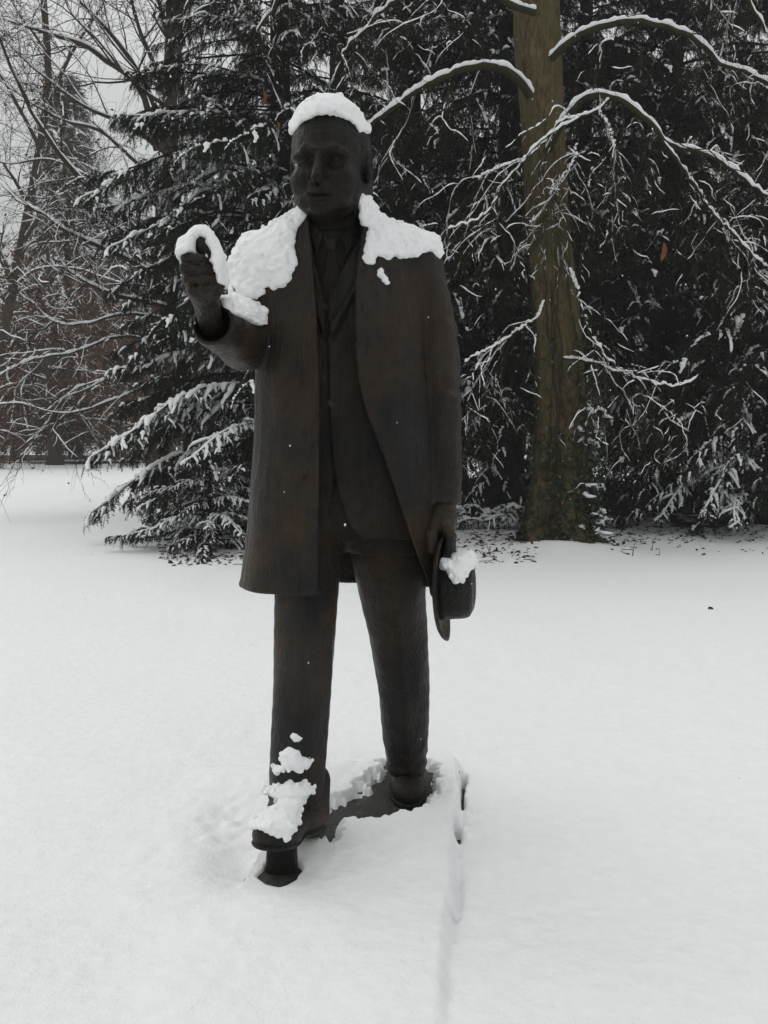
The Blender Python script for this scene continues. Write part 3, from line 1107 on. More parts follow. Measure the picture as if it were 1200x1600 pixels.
def snow_on(name, gr, base, mask_px, D0, T, label, edge=.035, seed=50, extra=None, lump=1.0, grains=(.004, .010, 260)):
    d = gr.poly(pxz(mask_px, D0)) + lump * (.010 * gr.noise(.045, seed) + .007 * gr.noise(.02, seed + 1))
    if extra is not None: d = np.maximum(d, extra)
    t = T * np.sqrt(np.clip(-d / edge, 0, 1))
    f = base - t + lump * (.0075 * gr.noise(.045, seed + 2) + .0035 * gr.noise(.021, seed + 3)) * np.clip(t / T * 1.6, 0, 1)
    f = smax(f, d, .010)
    f = np.ascontiguousarray(np.broadcast_to(f, gr.n)).copy()
    if grains: f = blobs(gr, f, np.broadcast_to(t / T, gr.n), seed, *grains)
    f = np.maximum(f, -(base + .012))
    me = gr.mesh(f, name, SN)
    o = link(name, me)
    c = np.mean([v.co[:] for v in me.vertices], axis=0) if len(me.vertices) else (0, 0, 0)
    me.transform(Matrix.Translation(-Vector(c)))
    o.location = c
    tag(o, label, 'snow', 'clumps of snow lying on the statue')
    return o


def sub(gr, f, lo, hi):
    """a window of a grid and its field"""
    a = [max(0, int((lo[i] - gr.lo[i]) / gr.h)) for i in range(3)]
    b = [min(gr.n[i], int((hi[i] - gr.lo[i]) / gr.h) + 1) for i in range(3)]
    q = Grid.__new__(Grid)
    q.h = gr.h
    q.lo = gr.lo + np.array(a) * gr.h
    q.n = [b[i] - a[i] for i in range(3)]
    q.ax = [gr.ax[i][a[i]:b[i]] for i in range(3)]
    q.X, q.Y, q.Z = q.ax[0][:, None, None], q.ax[1][None, :, None], q.ax[2][None, None, :]
    ff = f[a[0]:b[0], a[1]:b[1], a[2]:b[2]]
    return q, ff


def refine(gr, f):
    """double the resolution of a field by linear interpolation"""
    q = Grid.__new__(Grid)
    q.h, q.lo = gr.h / 2, gr.lo
    for ax in range(3):
        n = f.shape[ax]
        s0, s1 = [slice(None)] * 3, [slice(None)] * 3
        s0[ax], s1[ax] = slice(0, n - 1), slice(1, n)
        mid = .5 * (f[tuple(s0)] + f[tuple(s1)])
        shp = list(f.shape)
        shp[ax] = 2 * n - 1
        o = np.empty(shp, np.float32)
        s = [slice(None)] * 3
        s[ax] = slice(0, None, 2)
        o[tuple(s)] = f
        s[ax] = slice(1, None, 2)
        o[tuple(s)] = mid
        f = o
    q.n = list(f.shape)
    q.ax = [(q.lo[i] + q.h * np.arange(q.n[i])).astype(np.float32) for i in range(3)]
    q.X, q.Y, q.Z = q.ax[0][:, None, None], q.ax[1][None, :, None], q.ax[2][None, None, :]
    return q, f


gs, fs = sub(HG, HF, (-.36, 2.44, 2.19), (.02, 2.96, 2.56))
dome = gs.ell(W(514, 214, 2.725), (.117, .150, .112))
fs = smin(fs, dome, .01)
snow_on('head_snow', gs, fs, [(440, 208), (455, 208), (462, 199), (478, 191), (500, 186), (524, 184), (548, 191), (566, 204), (575, 216), (600, 216), (600, 90), (440, 90)],
        2.62, .008, 'rounded white snow cap sitting on top of the bronze head', edge=.02, seed=60, lump=.35, grains=(.003, .0055, 260, .010),
        extra=W(455, 207, 2.72)[2] + .34 * (gs.Y - 2.72) - gs.Z)
COATB = COATF
gs, fs = refine(*sub(GC, COATB, (-.60, 2.50, 1.88), (-.24, 3.00, 2.36)))
snow_on('shoulder_snow', gs, fs,
        [(340, 318), (440, 322), (478, 319), (474, 338), (460, 362), (458, 400), (461, 414), (452, 441), (440, 449), (425, 446), (414, 450), (404, 472), (384, 468), (360, 446), (346, 428)],
        2.68, .030, 'thick snow pad on the coat shoulder above the raised arm', edge=.065, seed=70, grains=(.003, .0068, 900, .011),
        extra=np.where(gs.Y > 2.84, zof(385, 2.9) - gs.Z, -1))
gs, fs = refine(*sub(GC, COATB, (-.10, 2.54, 1.96), (.24, 3.00, 2.36)))
snow_on('shoulder_snow', gs, fs,
        [(558, 304), (580, 306), (620, 316), (720, 330), (702, 380), (688, 390), (672, 388), (640, 396), (605, 409), (590, 402), (580, 416), (568, 415), (567, 400), (573, 380), (569, 352), (561, 322)],
        2.68, .024, 'thick snow pad on the coat shoulder above the hat', edge=.065, seed=80, grains=(.003, .0068, 900, .011),
        extra=np.where(gs.Y > 2.84, zof(385, 2.9) - gs.Z, -1))
gs, fs = sub(GC, COATB, (-.06, 2.55, 1.86), (.06, 2.75, 2.05))
gs, fs = refine(gs, fs)
snow_on('chest_snow', gs, fs, [(589, 421), (597, 422), (607, 434), (606, 444), (600, 440), (591, 431)], 2.64, .014,
        'small torn scrap of snow stuck on the coat chest', edge=.012, seed=85, lump=.35, grains=(.003, .007, 40))
gs, fs = refine(*sub(GC, COATB, (-.60, 2.32, 1.84), (-.36, 2.82, 2.10)))
snow_on('forearm_snow', gs, fs, [(336, 418), (352, 436), (378, 450), (408, 470), (408, 494), (396, 504), (380, 503), (362, 486), (346, 462), (336, 440)], 2.52, .030,
        'long strip of snow along the forearm of the raised arm', edge=.04, seed=90, lump=.5, grains=(.004, .008, 260, .008))
gs, fs = FG, smin(FF, FG.ell(W(298, 391, 2.24), (.024, .026, .024)), .01)
gs, fs = sub(gs, fs, (-.62, 2.10, 1.90), (-.41, 2.45, 2.08))
snow_on('fist_snow', gs, fs,
        [(270, 406), (270, 340), (350, 340), (350, 448), (338, 446), (334, 426), (330, 413), (323, 397), (328, 408), (331, 400), (326, 388), (320, 372), (312, 369), (306, 374), (305, 386),
         (306, 397), (296, 397), (283, 401)], 2.22, .019,
        'snow hood over the thumb and forefinger of the raised fist', edge=.014, seed=95, lump=.3, grains=(.0025, .0045, 120, .006))
comb = Grid((-0.48, 2.28, 0.20), (-0.18, 2.74, 0.58), 0.003)


def resample(src, f, dst):
    out = f
    for ax in range(3):
        p = (dst.ax[ax] - src.lo[ax]) / src.h
        i = np.clip(np.floor(p).astype(int), 0, src.n[ax] - 2)
        t = (p - i).astype(np.float32)
        shp = [1, 1, 1]
        shp[ax] = -1
        t = t.reshape(shp)
        out = np.take(out, i, axis=ax) * (1 - t) + np.take(out, i + 1, axis=ax) * t
    return out


bf = np.minimum(resample(SHG, SHF, comb), resample(TG, TFR, comb))
snow_on('shoe_snow', comb, bf, [(384, 1275), (394, 1262), (416, 1256), (424, 1246), (446, 1238), (472, 1240), (490, 1254), (478, 1268), (468, 1280), (456, 1287), (440, 1277), (415, 1269), (396, 1275)],
        2.46, .034, 'snow pile on the instep of the raised front shoe', edge=.03, seed=102, lump=.5, grains=(.004, .009, 300, .007))
snow_on('trouser_snow', comb, bf, [(424, 1214), (427, 1202), (438, 1197), (434, 1181), (450, 1168), (468, 1172), (473, 1182), (489, 1190), (483, 1202), (462, 1206), (445, 1203), (432, 1215)],
        2.54, .022, 'ragged snow clump on the front trouser shin above the shoe', edge=.02, seed=110, lump=.6, grains=(.0035, .008, 160))
gs = Grid((-0.36, 2.44, 0.50), (-0.20, 2.70, 0.66), 0.003)
snow_on('trouser_snow', gs, resample(TG, TFR, gs), [(451, 1148), (456, 1139), (466, 1141), (474, 1150), (468, 1156), (458, 1153)], 2.56, .012,
        'tiny crumb of snow highest on the front trouser shin', edge=.012, seed=120, lump=.4, grains=(.003, .006, 30))
# snow on the hat crown
gs = Grid((0.14, 2.46, 0.98), (0.34, 2.80, 1.18), 0.0020)
rel = [gs.X - HATC[0], gs.Y - HATC[1], gs.Z - HATC[2]]
hh = rel[0] * hat_ax[0] + rel[1] * hat_ax[1] + rel[2] * hat_ax[2]
q1 = rel[0] * e1[0] + rel[1] * e1[1] + rel[2] * e1[2]
q2 = (rel[0] * e2[0] + rel[1] * e2[1] + rel[2] * e2[2]) / .92
rad = np.sqrt(q1 ** 2 + q2 ** 2)
hf = smax(rad - (.103 - .05 * hh), hh - .110, .02)
snow_on('hat_snow', gs, hf, [(686, 882), (692, 874), (704, 876), (712, 862), (728, 850), (752, 850), (744, 884), (732, 890), (724, 902), (708, 907), (698, 894)], 2.62, .026,
        'lumpy snow on the upper side of the hat crown', edge=.022, seed=130, lump=.5, grains=(.0035, .008, 260))
# ------------------------------------------------------------------ vegetation: batches of curves turned into tubes, snow strips and needles
UP = np.array([0, 0, 1.0])


def frames(P):
    T = np.empty_like(P)
    T[:, 1:-1] = P[:, 2:] - P[:, :-2]
    T[:, 0] = P[:, 1] - P[:, 0]
    T[:, -1] = P[:, -1] - P[:, -2]
    T /= np.linalg.norm(T, axis=-1, keepdims=True) + 1e-9
    ref = np.where(np.abs(T[..., 2:3]) > .95, np.array([1.0, 0, 0]), UP)
    S = np.cross(T, ref)
    S /= np.linalg.norm(S, axis=-1, keepdims=True) + 1e-9
    U = np.cross(S, T)
    return T, S, U


class MB:
    def __init__(self):
        self.V, self.Q, self.T, self.qm, self.tm, self.n = [], [], [], [], [], 0

    def tubes(self, P, R, sides=5, mat=0, lump=None):
        P = np.asarray(P, float)
        if P.ndim == 2: P, R = P[None], np.asarray(R)[None]
        R = np.asarray(R, float)
        B, n, _ = P.shape
        T, S, U = frames(P)
        a = 2 * np.pi * np.arange(sides) / sides
        ring = np.cos(a)[:, None] * S[:, :, None, :] + np.sin(a)[:, None] * U[:, :, None, :]
        r = R[:, :, None, None]
        if lump is not None: r = r * lump[..., None]
        self._grid((P[:, :, None, :] + ring * r), mat)

    def _grid(self, V, mat):
        B, n, s, _ = V.shape
        i = self.n + np.arange(B * n * s).reshape(B, n, s)
        j = np.roll(i, -1, axis=2)
        q = np.stack([i[:, :-1], j[:, :-1], j[:, 1:], i[:, 1:]], -1).reshape(-1, 4)
        self.V.append(V.reshape(-1, 3))
        self.Q.append(q)
        self.qm.append(np.full(len(q), mat, np.int32))
        self.n += B * n * s

    def snow(self, P, R, rng, thick=.03, mat=0, cover=.8, sides=7, width=1.1, steep=.80):
        """an uneven strip of snow lying along the upper side of each curve"""
        P = np.asarray(P, float)
        if P.ndim == 2: P, R = P[None], np.asarray(R)[None]
        B, n, _ = P.shape
        T, S, U = frames(P)
        hz = np.clip((steep - np.abs(T[..., 2])) / .35, 0, 1)
        nz = rng.rand(B, n)
        nz = .5 * nz + .25 * np.roll(nz, 1, 1) + .25 * np.roll(nz, -1, 1)
        gap = np.clip((cover - .15 - .7 * rng.rand(B, n) * (.4 + .6 * rng.rand(B, 1))) * 4, 0, 1)
        h = thick * hz * gap * (.45 + 1.1 * nz)
        h[:, 0] *= .3
        h[:, -1] *= .45
        Ru = np.where(np.abs(T[..., 2:3]) > .97, U, UP - T * T[..., 2:3])
        Ru = Ru / (np.linalg.norm(Ru, axis=-1, keepdims=True) + 1e-9)
        Sd = np.cross(T, Ru)
        a = 2 * np.pi * np.arange(sides) / sides
        w = np.where(h > .002, R * width + h * .55, R * .2)
        hh = np.where(h > .002, h * .62, R * .2)
        jit = 1 + .22 * (rng.rand(B, n, sides) - .5)
        c = P + Ru * (np.where(h > .002, R * .75 + h * .35, 0))[..., None]
        V = c[:, :, None, :] + (np.cos(a)[:, None] * Sd[:, :, None, :]) * (w[:, :, None] * jit)[..., None] \
            + (np.sin(a)[:, None] * Ru[:, :, None, :]) * (hh[:, :, None] * jit)[..., None]
        self._grid(V, mat)

    def needles(self, P, rng, per_m=130, ln=.035, wd=.007, mat=0, spread=.85, hang=.0):
        P = np.asarray(P, float)
        B, n, _ = P.shape
        seg = np.linalg.norm(P[:, 1:] - P[:, :-1], axis=-1)
        tot = seg.sum()
        m = int(tot * per_m)
        pr = (seg / tot).ravel()
        pick = rng.choice(len(pr), m, p=pr)
        b, k = pick // (n - 1), pick % (n - 1)
        t = rng.rand(m, 1)
        base = P[b, k] * (1 - t) + P[b, k + 1] * t
        T, S, U = frames(P)
        T, S, U = T[b, k], S[b, k], U[b, k]
        a = rng.rand(m, 1) * 2 * np.pi
        rad = np.cos(a) * S + np.sin(a) * U
        d = T * .62 + rad * spread + rng.randn(m, 3) * .12
        d[:, 2] -= hang
        d /= np.linalg.norm(d, axis=1, keepdims=True)
        L = ln * (.6 + .7 * rng.rand(m, 1))
        w = np.cross(d, rng.randn(m, 3))
        w /= np.linalg.norm(w, axis=1, keepdims=True) + 1e-9
        V = np.stack([base - w * wd * .5, base + w * wd * .5, base + d * L], 1).reshape(-1, 3)
        self.V.append(V)
        self.T.append(self.n + np.arange(m * 3).reshape(-1, 3))
        self.tm.append(np.full(m, mat, np.int32))
        self.n += m * 3

    def leaves(self, C, rng, size=.05, mat=0, flat=0.0, aspect=.6, hang=0.0):
        """small folded leaves (two triangles each) at the given points"""
        m = len(C)
        d = rng.randn(m, 3)
        d[:, 2] = d[:, 2] * (1 - flat) - hang
        d /= np.linalg.norm(d, axis=1, keepdims=True) + 1e-9
        w = np.cross(d, rng.randn(m, 3))
        w /= np.linalg.norm(w, axis=1, keepdims=True) + 1e-9
        nn = np.cross(d, w)
        s = size * (.6 + .8 * rng.rand(m, 1))
        V = np.stack([C, C + d * s * .5 + w * s * aspect * .5 + nn * s * .12, C + d * s, C + d * s * .5 - w * s * aspect * .5 + nn * s * .12], 1).reshape(-1, 3)
        i = self.n + 4 * np.arange(m)
        t = np.concatenate([np.stack([i, i + 1, i + 2], 1), np.stack([i, i + 2, i + 3], 1)])
        self.V.append(V)
        self.T.append(t)
        self.tm.append(np.full(len(t), mat, np.int32))
        self.n += 4 * m

    def mesh(self, name, mats):
        cat = lambda l, w, dt: np.concatenate(l).astype(dt) if l else np.zeros((0, w) if w > 1 else 0, dt)
        return np_mesh(name, cat(self.V, 3, float), cat(self.Q, 4, np.int32), cat(self.T, 3, np.int32), mats, cat(self.qm, 1, np.int32), cat(self.tm, 1, np.int32))


def resamp(pts, n):
    pts = np.asarray(pts, float)
    # Catmull-Rom through the points, then n even samples
    q = np.vstack([2 * pts[0] - pts[1], pts, 2 * pts[-1] - pts[-2]])
    out = []
    for i in range(len(pts) - 1):
        p0, p1, p2, p3 = q[i:i + 4]
        for t in np.linspace(0, 1, 12, endpoint=False):
            out.append(.5 * ((2 * p1) + (-p0 + p2) * t + (2 * p0 - 5 * p1 + 4 * p2 - p3) * t * t + (-p0 + 3 * p1 - 3 * p2 + p3) * t ** 3))
    out.append(pts[-1])
    out = np.array(out)
    s = np.r_[0, np.cumsum(np.linalg.norm(np.diff(out, axis=0), axis=1))]
    u = np.linspace(0, s[-1], n)
    return np.stack([np.interp(u, s, out[:, k]) for k in range(3)], 1)


def grow(P, R, rng, k, length, n=6, ang=(.5, 1.0), droop=0.0, lift=0.0, wig=.12, t0=.15, t1=1.0, rr=.55, rmin=.002, along=.0, taper=.75, side=None):
    """k children on each curve; returns their curves and radii"""
    P, R = np.asarray(P, float), np.asarray(R, float)
    B, m, _ = P.shape
    T, S, U = frames(P)
    t = t0 + (t1 - t0) * (np.arange(k)[None, :] + rng.rand(B, k)) / k
    f = t * (m - 1)
    i = np.clip(f.astype(int), 0, m - 2)
    w = (f - i)[..., None]
    bi = np.arange(B)[:, None]
    base = P[bi, i] * (1 - w) + P[bi, i + 1] * w
    rad = (R[bi, i] * (1 - w[..., 0]) + R[bi, i + 1] * w[..., 0])
    tt, ss, uu = T[bi, i], S[bi, i], U[bi, i]
    if side is None:
        a = rng.rand(B, k, 1) * 2 * np.pi
    else:
        a = np.where((np.arange(k) % 2 == 0)[None, :, None], 0, np.pi) + rng.randn(B, k, 1) * side
    perp = np.cos(a) * ss + np.sin(a) * uu
    g = ang[0] + (ang[1] - ang[0]) * rng.rand(B, k, 1)
    d = np.cos(g) * tt + np.sin(g) * perp
    d[..., 2] += lift
    d /= np.linalg.norm(d, axis=-1, keepdims=True)
    if np.isscalar(length): L = np.full((B, k), length)
    else: L = length(t)
    L = L * (.6 + .7 * rng.rand(B, k))
    d, base, rad, L = d.reshape(-1, 3), base.reshape(-1, 3), rad.ravel(), L.ravel()
    N_ = len(d)
    pts = [base]
    cur = d.copy()
    for s in range(1, n):
        cur = cur + rng.randn(N_, 3) * wig
        cur[:, 2] -= droop * (1.0 / n) * 2
        cur /= np.linalg.norm(cur, axis=1, keepdims=True)
        pts.append(pts[-1] + cur * (L / (n - 1))[:, None])
    C = np.stack(pts, 1)
    r0 = np.maximum(rad * rr, rmin)
    r = r0[:, None] * np.linspace(1, 1 - taper, n)[None, :]
    return C, np.maximum(r, rmin * .5)


# materials of the plants
def make_bark(name, lo, hi, moss=None, scale=1.0, rough=.9):
    m, nt, b = new_mat(name)
    v = coords(nt, (1, 1, .26))
    n1 = noise_node(nt, v, 22 * scale, 9, .72)
    col = ramp(nt, n1, [(.38, lo), (.62, hi)])
    if moss is not None:
        n2_ = noise_node(nt, coords(nt, (1, 1, .35)), 2.6 * scale, 6, .65)
        col = mixc(nt, ramp(nt, n2_, [(.40, (0, 0, 0)), (.62, (.8,) * 3)]), col, moss)
    nt.links.new(col, b.inputs['Base Color'])
    b.inputs['Roughness'].default_value = rough
    b.inputs['Specular IOR Level'].default_value = .15
    n3 = noise_node(nt, coords(nt, (1, 1, .3)), 60 * scale, 5, .7)
    nt.links.new(bump(nt, n3, .8, .015, bump(nt, n1, 1.0, .06)), b.inputs['Normal'])
    return m


def make_leaf(name, a, b_, rough=.7, spec=.2, scale=3.0):
    m, nt, b = new_mat(name)
    n1 = noise_node(nt, coords(nt), scale, 3, .6)
    nt.links.new(ramp(nt, n1, [(.35, a), (.65, b_)]), b.inputs['Base Color'])
    b.inputs['Roughness'].default_value = rough
    b.inputs['Specular IOR Level'].default_value = spec
    return m


M['needles'] = make_leaf('needles', (.008, .012, .0065), (.018, .024, .012))
M['conifer_bark'] = make_bark('conifer_bark', (.012, .0095, .0075), (.032, .025, .019))
M['moss_bark'] = make_bark('moss_bark', (.044, .032, .018), (.21, .148, .080), (.10, .094, .032))
M['branch_bark'] = make_bark('branch_bark', (.028, .025, .014), (.070, .060, .032), (.050, .050, .018), 2.0)
M['twig_bark'] = make_bark('twig_bark', (.032, .023, .016), (.080, .058, .040), None, 2.0)
M['brown_leaf'] = make_leaf('brown_leaf', (.060, .024, .010), (.13, .055, .022), scale=1.1)
M['dead_leaf'] = make_leaf('dead_leaf', (.10, .038, .014), (.16, .062, .022))
M['ivy'] = make_leaf('ivy', (.012, .022, .009), (.030, .042, .016), .45, .4)
M['litter'] = make_leaf('litter', (.018, .013, .008), (.05, .034, .02))
M['tree_snow'] = make_snow('tree_snow', 1.5, 1.5)

# ------------------------------------------------------------------ conifer boughs (a few shapes shared by all the conifers)
BOUGHS = []


def make_bough(L, seed, snow_amt, hangy=.5):
    rng = np.random.RandomState(seed)
    t = np.linspace(0, 1, 16)
    dr = .20 + .16 * rng.rand()
    main = np.stack([L * t * (1 - .06 * t), L * .10 * (t * rng.randn() * .6 + .16 * np.sin(6 * t + rng.rand() * 6) * t), L * (.10 * t - dr * t ** 2 + .06 * np.sin(7 * t + rng.rand() * 6) * t * .5)], 1)[None]
    Rm = (.024 * (1 - .85 * t) + .003)[None] * L / 3
    side, Rs = grow(main, Rm, rng, 34, lambda t: L * .29 * (1.12 - t) ** .8 * (.45 + .55 * np.minimum(1, t * 3)) * (.55 + .75 * rng.rand(*t.shape)), n=9, ang=(.45, 1.0), droop=.62, wig=.13, t0=.10, rr=.45, rmin=.003, side=.32)
    sub, Rb = grow(side, Rs, rng, 8, .17 * L / 3, n=5, ang=(.5, 1.0), droop=.9 * hangy + .4, wig=.16, t0=.10, rr=.6, rmin=.0025, side=.5)
    hangp, Rh = grow(side, Rs, rng, 4, .20 * L / 3, n=5, ang=(.7, 1.2), droop=1.8 * hangy + .5, lift=-.5, wig=.12, t0=.1, rr=.5, rmin=.002)
    mb = MB()
    mb.tubes(main, Rm, 6, 0)
    mb.tubes(side, Rs, 3, 0)
    mb.needles(side, rng, 220, .032, .0085, 1)
    mb.needles(sub, rng, 230, .030, .0085, 1)
    mb.needles(hangp, rng, 230, .030, .0085, 1)
    me = mb.mesh('bough', [M['conifer_bark'], M['needles']])
    sb = MB()

    def fine_(P, R_, k):
        n = P.shape[1]
        u = np.linspace(0, n - 1, k)
        i = np.clip(u.astype(int), 0, n - 2)
        w = (u - i)[None, :, None]
        return P[:, i] * (1 - w) + P[:, i + 1] * w, R_[:, i] * (1 - w[..., 0]) + R_[:, i + 1] * w[..., 0]
    if snow_amt > .35: sb.snow(*fine_(main[:, 3:], Rm[:, 3:] + .004, 40), rng, .045 * snow_amt, 0, .78, 7, 1.2, .95)
    pick = rng.rand(len(side)) < snow_amt * 1.1
    if pick.any(): sb.snow(*fine_(side[pick][:, 1:], Rs[pick][:, 1:] + .006, 18), rng, .030 + .035 * snow_amt, 0, .50 + .42 * snow_amt, 6, 1.9, .97)
    pick = rng.rand(len(sub)) < snow_amt * .42
    if pick.any(): sb.snow(*fine_(sub[pick], Rb[pick] + .005, 8), rng, .026 + .02 * snow_amt, 0, .55 + .3 * snow_amt, 5, 1.6, .97)
    return me, sb.mesh('snow', [M['tree_snow']])


for _k, (_s, _h) in enumerate(((.66, .35), (.46, .5), (.54, .6), (.30, .5), (.22, .8), (.15, .7), (.08, .6), (.03, .9))):
    BOUGHS.append(make_bough(3.0, 200 + _k, _s, _h))


def add_bough(tree, kind, loc, az, tilt, s, roll=0.0):
    me, sm = BOUGHS[kind]
    o = link('bough', me, tree)
    o.location = loc
    o.rotation_euler = (Matrix.Rotation(az, 3, 'Z') @ Matrix.Rotation(-tilt, 3, 'Y') @ Matrix.Rotation(roll, 3, 'X')).to_euler()
    o.scale = (s, s, s * .95)
    if len(sm.vertices):
        link('snow', sm, o)['kind'] = 'stuff'
    return o


def gz(x, y): return float(ground_z(np.array([x], float), np.array([y], float))[0])


def conifer(x, y, height, reach, n, label, seed, zmin=.3, kinds=(3, 4, 5, 6, 7), ktop=None, r0=.22, face=None, lean=(0, 0), dense_to=8.5):
    """reach: list of (height, bough length)"""
    rng = random.Random(seed)
    z0 = gz(x, y) - .05
    t = empty('conifer_tree', (x, y, z0))
    tag(t, label, 'tree', 'snow dusted conifers')
    zs = np.linspace(0, height, 12)
    mb = MB()
    mb.tubes(np.stack([lean[0] * zs, lean[1] * zs, zs], 1), r0 * (1 - .92 * zs / height) + .10 * np.exp(-zs / .25), 12, 0)
    link('trunk', mb.mesh('trunk', [M['conifer_bark']]), t)
    hz, hr = [p[0] for p in reach], [p[1] for p in reach]
    az = rng.random() * 6.28
    for i in range(n):
        u = (i + rng.random()) / n
        # most boughs where the photograph looks, the rest above it
        z = zmin + (dense_to - zmin) * u / .78 if u < .78 else dense_to + (height - .4 - dense_to) * (u - .78) / .22
        az += 2.399 + rng.uniform(-.3, .3)
        a = az
        if face is not None and rng.random() < .5: a = face + rng.uniform(-1.35, 1.35)
        rch = float(np.interp(z, hz, hr)) * rng.uniform(.75, 1.12)
        k = rng.choice(kinds)
        tilt = .12 + .25 * (z / height) - .22 + rng.uniform(-.12, .12)
        add_bough(t, k, (lean[0] * z + .10 * math.cos(a), lean[1] * z + .10 * math.sin(a), z), a, tilt, rch / 3.0, rng.uniform(-.3, .3))
    return t


# left hand conifer, its boughs reach the lawn
_p = W(445, 800, 11.3)
left = conifer(_p[0], _p[1], 13.5, [(0, 1.7), (.5, 2.0), (1.5, 2.4), (3, 2.1), (4.6, 2.4), (6, 1.8), (7.5, 1.5), (13.5, .4)], 215,
               'snowy conifer with drooping boughs behind the raised fist', 3, zmin=.40, kinds=(3, 4, 4, 5, 5, 6, 6, 7), face=math.radians(-120))
for px, py, D, az, tl, s, k in ((430, 630, 10.9, 200, -.02, .82, 0), (430, 690, 10.9, 186, -.10, .86, 0), (430, 560, 10.9, 195, .05, .72, 2), (430, 740, 10.8, 205, -.04, .62, 2),
                                (430, 600, 10.8, 218, -.05, .74, 0), (440, 280, 10.9, 186, .14, .84, 0), (440, 215, 10.9, 190, .18, .70, 2), (440, 350, 10.9, 200, .05, .74, 0),
                                (440, 310, 10.9, 172, .10, .84, 2), (440, 400, 10.8, 212, .05, .66, 1), (440, 140, 10.9, 196, .18, .56, 1), (440, 60, 11, 190, .2, .5, 1), (430, 660, 10.6, 235, -.1, .6, 2)):
    w = W(px, py, D)
    add_bough(left, k, (w[0] - left.location.x, w[1] - left.location.y, w[2] - left.location.z), math.radians(az), tl, s)
# low young spruce at its foot
_p = WG(318, 866, .12)
ys = empty('young_spruce', (_p[0], _p[1] + .35, gz(_p[0], _p[1]) - .03))
tag(ys, 'low bushy young spruce with snow pads at the left edge of the overcoat hem', 'shrub')
mb = MB()
mb.tubes(np.array([[0, 0, 0], [.02, 0, .3], [0, .02, .7], [.02, 0, 1.0]]), np.array([.05, .035, .02, .006]), 8)
link('trunk', mb.mesh('trunk', [M['conifer_bark']]), ys)
_r = random.Random(8)
for i in range(44):
    z = .06 + .85 * (i / 44) ** 1.2
    add_bough(ys, _r.choice((0, 1, 2, 3, 3, 4, 6)), (0, 0, z), i * 2.4 + _r.uniform(-.3, .3), .20 - .2 * z + _r.uniform(-.1, .15), (1.30 - .80 * z) / 3 * _r.uniform(.75, 1.1), _r.uniform(-.3, .3))

conifer(*W(640, 780, 15.5)[:2], 17, [(0, 2.6), (2, 3.4), (5, 3.2), (9, 2.6), (17, .5)], 150, 'dark conifer directly behind the bronze head and shoulder', 5, 1.2, (4, 5, 6, 6, 7, 7), face=math.radians(-90), r0=.3, dense_to=9.5)
mid = conifer(*W(790, 780, 14.0)[:2], 18, [(0, 2.0), (2, 2.9), (5, 3.0), (9, 2.4), (18, .5)], 140, 'dark conifer just behind the left side of the mossy trunk', 6, 1.4, (4, 5, 6, 6, 7, 7), face=math.radians(-90), r0=.28, dense_to=9)
wide = conifer(*W(1030, 780, 15.0)[:2], 18, [(0, 2.4), (2, 3.4), (5, 3.3), (9, 2.6), (18, .5)], 160, 'broad dark conifer to the right of the mossy trunk', 7, 1.2, (4, 5, 6, 6, 7, 7), face=math.radians(-90), r0=.3, dense_to=9.5)
rt = conifer(*W(1215, 780, 12.8)[:2], 16, [(0, 2.4), (2, 2.9), (5, 2.5), (7.5, 1.9), (16, .5)], 120, 'conifer at the right picture edge with boughs sweeping to the snow', 8, .9, (4, 5, 5, 6, 6, 7), face=math.radians(-120), r0=.26, dense_to=8.0)
for px, py, D, az, tl, s, k in ((1130, 720, 12.2, 205, -.35, .55, 2), (1170, 700, 11.8, 225, -.35, .60, 1), (1120, 690, 12.4, 250, -.40, .60, 1), (1190, 640, 11.9, 215, -.25, .7, 3), (1150, 770, 11.6, 240, -.1, .45, 2)):
    w = W(px, py, D)
    add_bough(rt, k, (w[0] - rt.location.x, w[1] - rt.location.y, w[2] - rt.location.z), math.radians(az), tl, s)
for tr_, px, py, D, az, tl, s, k in ((mid, 760, 560, 13.6, 230, -.30, .62, 4), (mid, 770, 640, 13.4, 215, -.35, .6, 3), (mid, 800, 600, 13.4, 250, -.4, .6, 4), (mid, 740, 690, 13.4, 200, -.3, .55, 4),
                                     (mid, 780, 720, 13.2, 240, -.3, .5, 3), (wide, 960, 560, 14, 240, -.45, .75, 0), (wide, 930, 600, 13.6, 300, -.5, .62, 2), (wide, 985, 590, 13.8, 265, -.5, .7, 3),
                                     (wide, 1010, 660, 13.8, 225, -.4, .62, 3), (wide, 1060, 640, 13.8, 260, -.45, .7, 4), (wide, 1080, 700, 13.6, 290, -.4, .6, 3), (wide, 1000, 710, 13.6, 250, -.4, .5, 4),
                                     (wide, 1120, 600, 13.8, 280, -.4, .7, 4), (rt, 1160, 590, 12.2, 240, -.35, .7, 4), (rt, 1195, 720, 11.8, 260, -.35, .5, 3), (rt, 1100, 740, 12.0, 200, -.25, .45, 3), (rt, 1060, 700, 12.6, 220, -.35, .55, 4)):
    w = W(px, py, D)
    add_bough(tr_, k, (w[0] - tr_.location.x, w[1] - tr_.location.y, w[2] - tr_.location.z), math.radians(az), tl, s)
conifer(*W(530, 780, 19.5)[:2], 20, [(0, 2.6), (3, 3.6), (7, 3.2), (12, 2.4), (20, .5)], 100, 'conifer farther back between the raised fist and the bronze head', 9, 1.5, (5, 5, 6, 7), face=math.radians(-90), r0=.3, dense_to=12)
conifer(*W(900, 780, 20.0)[:2], 21, [(0, 3.0), (3, 4.0), (7, 3.6), (12, 2.6), (21, .5)], 100, 'conifer farther back, mostly hidden by the mossy trunk', 10, 2.2, (5, 5, 6, 7), face=math.radians(-90), r0=.3, dense_to=12)
